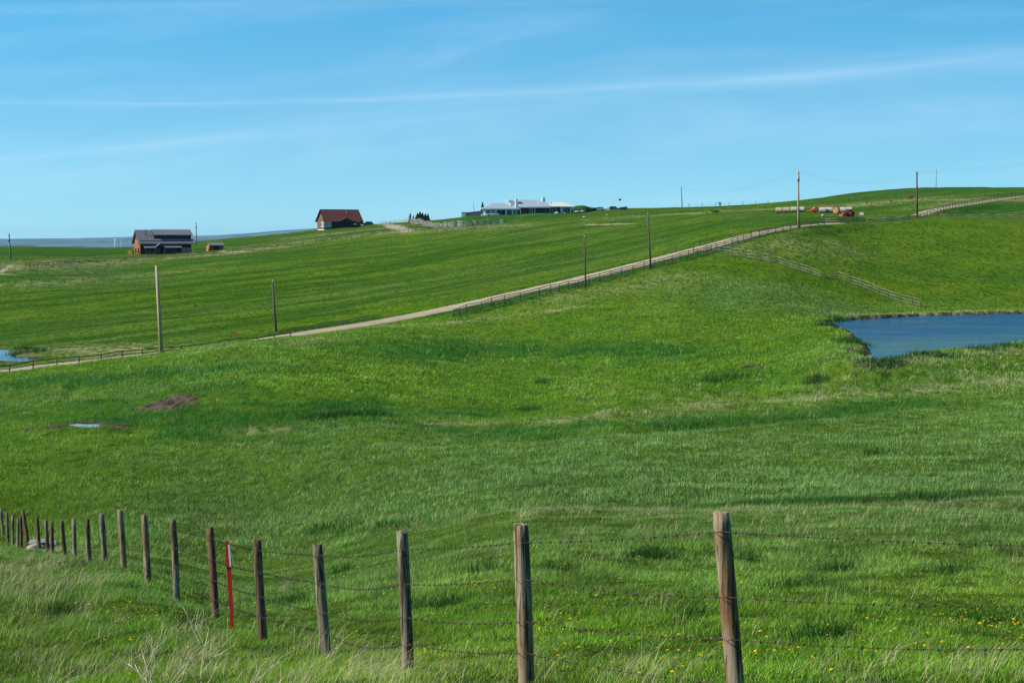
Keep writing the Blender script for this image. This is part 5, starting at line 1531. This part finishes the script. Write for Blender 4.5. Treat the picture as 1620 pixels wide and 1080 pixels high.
# ------------------------------------------------------------------ round bales
BALE = simple('straw_bale', (0.46, 0.35, 0.21), (0.33, 0.25, 0.15), 5, .95, (1, 1, 1), bump=.5)
BALE_W = simple('net_wrapped_bale', (0.46, 0.40, 0.31), (0.36, 0.31, 0.24), 4, .95, (1, 1, 1))
BALE_O = simple('golden_bale_end', (0.55, 0.28, 0.09), (0.36, 0.17, 0.05), 6, .95)
BALE_SHADE = simple('shaded_bale_end', (0.035, 0.03, 0.026), None, 6, .95)  # end turned away from the sun, its shade put into the colour
def bale(px, D, py, rz, r, L, side, end, lab, tilt=0):
    c = at(px, D)
    z = H(np.array([c.x]), np.array([c.y]))[0]
    root = empty('round_bale', Vector((c.x, c.y, z + r*.94)), rz, lab, 'hay bale', 'round bales in a row on the slope')
    mb = MB(); n = 28
    vs = []; fs = []
    K = 7
    for k in range(K):
        x = -L/2 + L*k/(K-1); rr2 = r*(1 - (.06 if k in (0, K-1) else 0))
        for j in range(n):
            a = 2*PI*j/n; q = rr2*(1 + random.uniform(-.012, .012)); sg = .97 if math.sin(a) < -.5 else 1
            vs.append((x, math.cos(a)*q, math.sin(a)*q*sg))
    for k in range(K-1):
        for j in range(n): fs.append((k*n+j, k*n+(j+1) % n, (k+1)*n+(j+1) % n, (k+1)*n+j))
    mb.add(vs, fs, True); mb.build('straw_roll', side, root)
    for s in (-1, 1):
        mb = MB(); vs = []; fs = []
        rings = (r*.94, r*.7, r*.45, r*.2)
        for q, rr2 in enumerate(rings):
            for j in range(n): a = 2*PI*j/n; vs.append((s*(L/2 + (.0 if q == 0 else .035*(1 if q % 2 else .5))), math.cos(a)*rr2, math.sin(a)*rr2))
        vs.append((s*(L/2+.03), 0, 0))
        for q in range(3):
            for j in range(n): fs.append((q*n+j, q*n+(j+1) % n, (q+1)*n+(j+1) % n, (q+1)*n+j))
        for j in range(n): fs.append((3*n+j, 3*n+(j+1) % n, 4*n))
        mb.add(vs, fs); mb.build('bale_end', end[0 if s < 0 else 1], root)
    return root
row = R(-12); BR = .80
bale(1232.5, 558, 0, row, BR, 1.85, BALE, (BALE, BALE), 'leftmost round bale of the row')
bale(1244.5, 560, 0, row, BR, 1.85, BALE, (BALE, BALE), 'second round bale from the left')
bale(1256, 562, 0, row, BR, 1.75, BALE_W, (BALE, BALE), 'pale round bale just left of the tall tan pole')
bale(1267, 563, 0, R(-14), BR, 2.1, BALE_W, (BALE, BALE_SHADE), 'round bale with a shaded black end right of the tall tan pole')
bale(1301.5, 556, 0, row, BR, 1.9, BALE_W, (BALE, BALE), 'pale round bale right of the orange machine')
bale(1312, 557, 0, row, BR, 1.9, BALE_W, (BALE, BALE), 'pale round bale touching the golden ended one')
bale(1323.5, 553, 0, R(62), BR*1.04, 1.8, BALE_W, (BALE_O, BALE_O), 'round bale turned to show its golden orange end')
bale(1334, 561, 0, row, BR, 1.8, BALE_W, (BALE, BALE_SHADE), 'pale round bale between the golden one and the tractor')
bale(1343, 563, 0, row, BR, 1.8, BALE_W, (BALE, BALE), 'pale round bale behind the red tractor')

# ------------------------------------------------------------------ red tractor, orange mower, sign, bird box
RED = simple('tractor_red', (0.60, 0.012, 0.030), (0.45, 0.01, 0.02), 2, .4, spec=.5)
ORG = simple('implement_orange', (0.72, 0.13, 0.035), (0.55, 0.09, 0.03), 2, .5)
def tractor():
    c = at(1342.5, 497)
    root = empty('tractor', c, R(25), 'red tractor with a black cab parked at the right end of the bales', 'tractor')
    root.scale = (.8, .8, .8)
    mb = MB(); mb.prism([(-2.2, .75), (-2.25, 1.25), (-1.9, 1.42), (-.35, 1.55), (-.35, .75)], -.42, .42); mb.build('hood', RED, root, .06)
    mb = MB(); mb.box(-2.1, -.28, .5, 1.1, .28, .8); mb.build('chassis', TRIM, root)
    mb = MB(); mb.box(-.35, -.6, .8, 1.0, .6, 1.3); mb.build('platform', RED, root)
    mb = MB(); mb.prism([(-.35, 1.3), (-.22, 2.25), (.95, 2.25), (1.05, 1.3)], -.62, .62); mb.build('cab', GLASS, root)
    mb = MB(); mb.box(-.35, -.72, 2.26, 1.1, .72, 2.38)
    mb.build('cab_roof', TRIM, root, .03)
    for y in (-.95, .95):
        wheel(root, .65, y, .82, .42, TYRE, RED); wheel(root, -1.65, y*.85, .48, .28, TYRE, RED)
        mb = MB(); vs = []; fs = []
        for k in range(9):
            a = PI*(.05 + .9*k/8)
            for rr2 in (.88, .94):
                for w in (-.25, .25): vs.append((.65 + math.cos(a)*rr2, y + w, .82 + math.sin(a)*rr2))
        for k in range(8):
            i = k*4
            fs += [(i, i+1, i+5, i+4), (i+2, i+6, i+7, i+3), (i, i+4, i+6, i+2), (i+1, i+3, i+7, i+5)]
        mb.add(vs, fs); mb.build('fender', RED, root)
    mb = MB(); mb.tube([(-1.2, .25, 1.45), (-1.2, .25, 2.1)], .05, 6); mb.build('exhaust', TRIM, root)
    # front loader bucket
    for y in (-.5, .5):
        mb = MB(); mb.tube([(-.4, y, 1.3), (-1.9, y, 1.1), (-2.8, y, .35)], .07, 6); mb.build('loader_arm', RED, root)
    mb = MB(); mb.prism([(-3.3, .1), (-2.75, .12), (-2.7, .75), (-2.8, .78), (-2.9, .25), (-3.3, .16)], -.85, .85); mb.build('bucket', RED, root)
tractor()
def mower():
    c = at(1288, 558)
    root = empty('hay_machine', c, R(10), 'orange hay machine with a round guard standing left of the pale bales', 'farm machine')
    mb = MB(); mb.box(-1.1, -.5, .35, .6, .5, .85); mb.build('frame', ORG, root, .04)
    mb = MB(); mb.prism([(-.2, .3), (-.4, 1.0), (.0, 1.45), (.8, 1.5), (1.1, 1.0), (.95, .3)], -.62, .62); mb.build('housing', ORG, root, .05)
    mb = MB(); mb.tube([(.35, -.66, .85), (.35, -.63, .85)], .34, 16); mb.build('guard', simple('faded_orange', (.85, .35, .25), None, 2, .5), root)
    for y in (-.72, .72): wheel(root, .3, y, .36, .2)
    mb = MB(); mb.tube([(-1.1, 0, .55), (-1.9, 0, .42)], .07, 6); mb.build('drawbar', ORG, root)
    for x in (-1.2, -.9, -.6):
        mb = MB(); mb.tube([(x, -.6, .38), (x+.2, -.75, .95)], .05, 5); mb.build('tine_arm', ORG, root)
mower()
def orange_beams():
    c = at(1320, 575)
    root = empty('pipe_gate', c + Vector((0, 0, .0)), R(4), 'thin rust red pipe gate seen over the tops of the bales', 'gate')
    m = simple('rust_red', (0.33, 0.08, 0.04), None, 2, .7)
    for z in (.7, 1.2, 1.72):
        mb = MB(); mb.tube([(-4.6, 0, z), (4.2, 0, z)], .06, 6); mb.build('bar', m, root)
    for x in (-4.6, -1.6, 1.2, 4.2):
        mb = MB(); mb.tube([(x, 0, -.3), (x, 0, 1.75)], .07, 6); mb.build('upright', m, root)
orange_beams()
def sign():
    c = at(1363, 462)
    root = empty('sign_board', c, R(-4), 'small blank white sign board on two legs right of the red tractor', 'sign')
    t = P(1363, 336, 462).z - c.z
    mb = MB(); mb.box(-.46, -.02, t-.68, .46, .02, t); mb.build('board', WHITE, root, .01)
    for x in (-.36, .30):
        mb = MB(); mb.box(x, .023, -.3, x+.07, .09, t-.05); mb.build('leg', W_RAIL, root)
    c = at(1302, 430)
    root = empty('bird_box', c, R(10), 'white topped bird box on a short dark post below the pale bales', 'bird box')
    t = P(1302, 339.5, 430).z - c.z
    mb = MB(); mb.box(-.06, -.06, -.3, .06, .06, t-.62); mb.build('post', W_RAILDK, root)
    mb = MB(); mb.box(-.26, -.24, t-.6, .26, .24, t-.22); mb.build('box', W_RAIL, root)
    mb = MB(); mb.prism([(-.36, t-.215), (.36, t-.215), (0, t)], -.32, .32); mb.build('roof', WHITE, root)
sign()
def marker(px, D, h, lab, mat):
    c = at(px, D)
    mb = MB(); mb.box(-.32, -.02, .1, .32, .02, h); mb.box(-.25, .023, -.2, -.19, .07, h); mb.box(.19, .023, -.2, .25, .07, h)
    o = mb.build('orange_marker', mat, None); o.location = c
    tag(o, lab, 'marker', 'small orange markers')
OM = simple('orange_marker', (0.55, 0.14, 0.06), None, 3, .7)
marker(372.5, 281, .62, 'orange panel on the fence line between the two left hand poles', OM)
marker(1391.5, 463, .7, 'rust coloured panel on the pale rail fence right of the sign', OM)
marker(980, 336, .6, 'small rust red panel on the roadside rail fence between the two middle poles', OM)
marker(1510, 452, .55, 'small orange marker in the grass under the pale rail fence at right', OM)

# ------------------------------------------------------------------ wind turbines on the plain
def turbine(px, D, hubrow, r, lab, rot):
    f = at(px, D); hub = P(px, hubrow, D)
    f.z = PLAIN
    root = empty('wind_turbine', f, 0, lab, 'wind turbine', 'far wind turbines on the plain')
    v = hub - f
    mt = simple('turbine_white', (0.80, 0.80, 0.80), None, .1, .6)
    mb = MB(); mb.tube([(0, 0, 0), v], [2.0, 1.2], 10); mb.build('tower', mt, root)
    mb = MB(); mb.box(v.x-1.3, v.y-4.2, v.z-1.2, v.x+1.3, v.y+3.2, v.z+1.6); mb.build('nacelle', mt, root)
    for k in range(3):
        a = rot + k*2*PI/3; d = Vector((math.cos(a), 0, math.sin(a))); n_ = Vector((-math.sin(a), 0, math.cos(a))); o_ = v + Vector((0, -4.6, .2))
        mb = MB(); mb.hexa([o_ - n_*.7 - Vector((0, .3, 0)), o_ + n_*.9 - Vector((0, .3, 0)), o_ + n_*.9 + Vector((0, .3, 0)), o_ - n_*.7 + Vector((0, .3, 0))],
                           [o_ + d*r - n_*.2 - Vector((0, .1, 0)), o_ + d*r + n_*.4 - Vector((0, .1, 0)), o_ + d*r + n_*.4 + Vector((0, .1, 0)), o_ + d*r - n_*.2 + Vector((0, .1, 0))])
        mb.build('blade', mt, root)
turbine(182, 7000, 376, 15, 'left and larger of the two white wind turbines on the plain', .9)
turbine(192, 8200, 377.5, 14, 'right and smaller of the two white wind turbines beside the log house', 2.6)

# ------------------------------------------------------------------ trees and shrubs
def leaf_cloud(V, T, Cc, c, rad, n, size, col, jit=.4):
    for _ in range(n):
        while True:
            q = Vector((random.uniform(-1, 1), random.uniform(-1, 1), random.uniform(-1, 1)))
            if q.length < 1: break
        p = c + Vector((q.x*rad.x, q.y*rad.y, q.z*rad.z))
        a = Vector((random.uniform(-1, 1), random.uniform(-1, 1), random.uniform(-1, 1))).normalized()*size*random.uniform(.6, 1.3)
        b = a.cross(Vector((random.uniform(-1, 1), random.uniform(-1, 1), random.uniform(-1, 1)))).normalized()*size*.6
        k = len(V); V.extend([p-a, p+a*.2+b, p+a, p+a*.2-b]); T.append((k, k+1, k+2)); T.append((k, k+2, k+3))
        f = random.uniform(1-jit, 1+jit); Cc.extend([(col[0]*f, col[1]*f, col[2]*f)]*4)
def leaf_obj(name, V, T, Cc, parent):
    me = bpy.data.meshes.new(name); me.from_pydata([tuple(v) for v in V], [], T)
    ca = me.attributes.new('col', 'FLOAT_COLOR', 'POINT'); ca.data.foreach_set('color', np.hstack([np.array(Cc), np.ones((len(Cc), 1))]).astype(np.float32).ravel())
    me.materials.append(BLADE_MAT)
    o = bpy.data.objects.new(name, me); C.objects.link(o); o.parent = parent
    return o
BARK = simple('bark', (0.10, 0.075, 0.05), (0.06, 0.045, 0.03), 6, .95)
def spruce(px, D, base_row, top_row, w, lab, col=(.022, .055, .022), group='small spruces by the skyline fence'):
    c = at(px, D)
    if base_row: c.z = P(px, base_row, D).z
    h = (P(px, top_row, D).z - c.z)
    root = empty('spruce', c, random.uniform(0, 6), lab, 'tree', group)
    mb = MB(); mb.tube([(0, 0, -.4), (0, 0, h*.95)], [h*.03, .01], 7); mb.build('trunk', BARK, root)
    V, T, Cc = [], [], []
    lv = 13
    for k in range(lv):
        s = k/(lv-1); z = h*(.10 + .86*s); R_ = w*(1-s)**.85 + .05
        for j in range(9 - int(s*4)):
            a = random.uniform(0, 2*PI); rr2 = R_*random.uniform(.55, 1.1)
            for q in range(4):
                f = (q+.6)/4
                leaf_cloud(V, T, Cc, Vector((math.cos(a)*rr2*f, math.sin(a)*rr2*f, z - .18*rr2*f)), Vector((R_*.20+.06,)*2+(R_*.14+.08,)), 11, h*.034+.035, col)
    leaf_obj('crown', V, T, Cc, root)
spruce(649, 770, 353, 337.5, .75, 'slim dark spruce, leftmost on the skyline fence')
spruce(654, 765, 353.5, 341, .5, 'shortest slim spruce, second from left')
spruce(660.5, 752, 352, 337.0, 1.6, 'left tree of the dense spruce clump')
spruce(664.5, 745, 353, 334.5, 1.8, 'tallest spruce in the clump on the skyline')
spruce(668.5, 742, 353, 336.5, 1.6, 'spruce just right of the tallest one in the clump')
spruce(673, 738, 354, 338, 1.6, 'spruce second from the right end of the clump')
spruce(677, 735, 355, 338, 1.2, 'rightmost pointed spruce of the clump')
spruce(763.5, 725, 338, 320, 1.0, 'lone spruce behind the left end of the white house roof', group=None)
def shrub(px, D, base_row, rx, h, lab, col, n=380, size=.16, name='shrub', stems=True, group=None, dens=1.0):
    c = at(px, D)
    if base_row: c.z = P(px, base_row, D).z
    root = empty(name, c, 0, lab, 'shrub', group)
    mb = MB()
    for k in range(6):
        a = random.uniform(0, 2*PI); mb.tube([(0, 0, -.2), (math.cos(a)*rx*.25, math.sin(a)*rx*.25, h*.4), (math.cos(a)*rx*.6, math.sin(a)*rx*.6, h*.85)], [.06, .04, .015], 5)
    mb.build('stems', BARK, root)
    V, T, Cc = [], [], []
    for k in range(9):
        a = random.uniform(0, 2*PI); q = random.uniform(0, .65)
        leaf_cloud(V, T, Cc, Vector((math.cos(a)*rx*q, math.sin(a)*rx*q, h*random.uniform(.35, .72))), Vector((rx*.45, rx*.45, h*.30)), n//9, size, col)
    leaf_obj('foliage', V, T, Cc, root)
shrub(983, 742, 333.5, 1.4, 1.5, 'left round dark shrub of the pair under the flag', (.02, .045, .02), group='round dark shrubs')
shrub(988.5, 742, 333.5, 1.4, 1.7, 'right round dark shrub of the pair under the flag', (.02, .045, .02), group='round dark shrubs')
shrub(1138.5, 765, None, .9, 2.0, 'grey leafless bush on the skyline left of the bales', (.16, .13, .09), n=200, size=.12, name='bare_bush')
shrub(1440, 640, 315, 1.5, 2.0, 'rusty brown leafless bush beside the tall dark pole', (.28, .13, .06), n=420, size=.12, name='bare_bush')
shrub(1371, 640, None, .5, 1.6, 'thin bare bush on the hill above the red tractor', (.20, .12, .07), n=80, size=.10, name='bare_bush')
for px, D, lab in ((1312, 600, 'tiny dark bush on the open slope above the pale bales'), (1410, 640, 'tiny dark bush in the dry grass left of the rusty brown bush')):
    shrub(px, D, None, .35, .8, lab, (.02, .03, .015), n=90, size=.1)
# low green bushes by the skyline fence
shrub(1131, 620, None, 1.5, .8, 'low dark green bush under the skyline wire fence', (.02, .07, .02), n=250)

# ------------------------------------------------------------------ air: one even haze box round everything
def haze():
    zs = []
    zmin = float(verts[:, 2].min()) - 1.0
    mb = MB(); mb.box(-31000, -31000, min(zmin, PLAIN - 45), 31000, 31000, 190)
    m = bpy.data.materials.new('haze_air'); m.use_nodes = True
    nt = m.node_tree; nt.nodes.clear()
    out = N(nt, 'ShaderNodeOutputMaterial'); v = N(nt, 'ShaderNodeVolumePrincipled')
    v.inputs['Density'].default_value = 2.6e-5
    v.inputs['Color'].default_value = (0.42, 0.74, 1.0, 1)
    v.inputs['Anisotropy'].default_value = 0.2
    LK(nt, v.outputs[0], out.inputs['Volume'])
    o = mb.build('haze', m, None)
    tag(o, 'thin pale blue haze over the far plain', 'haze', kind='stuff')
haze()
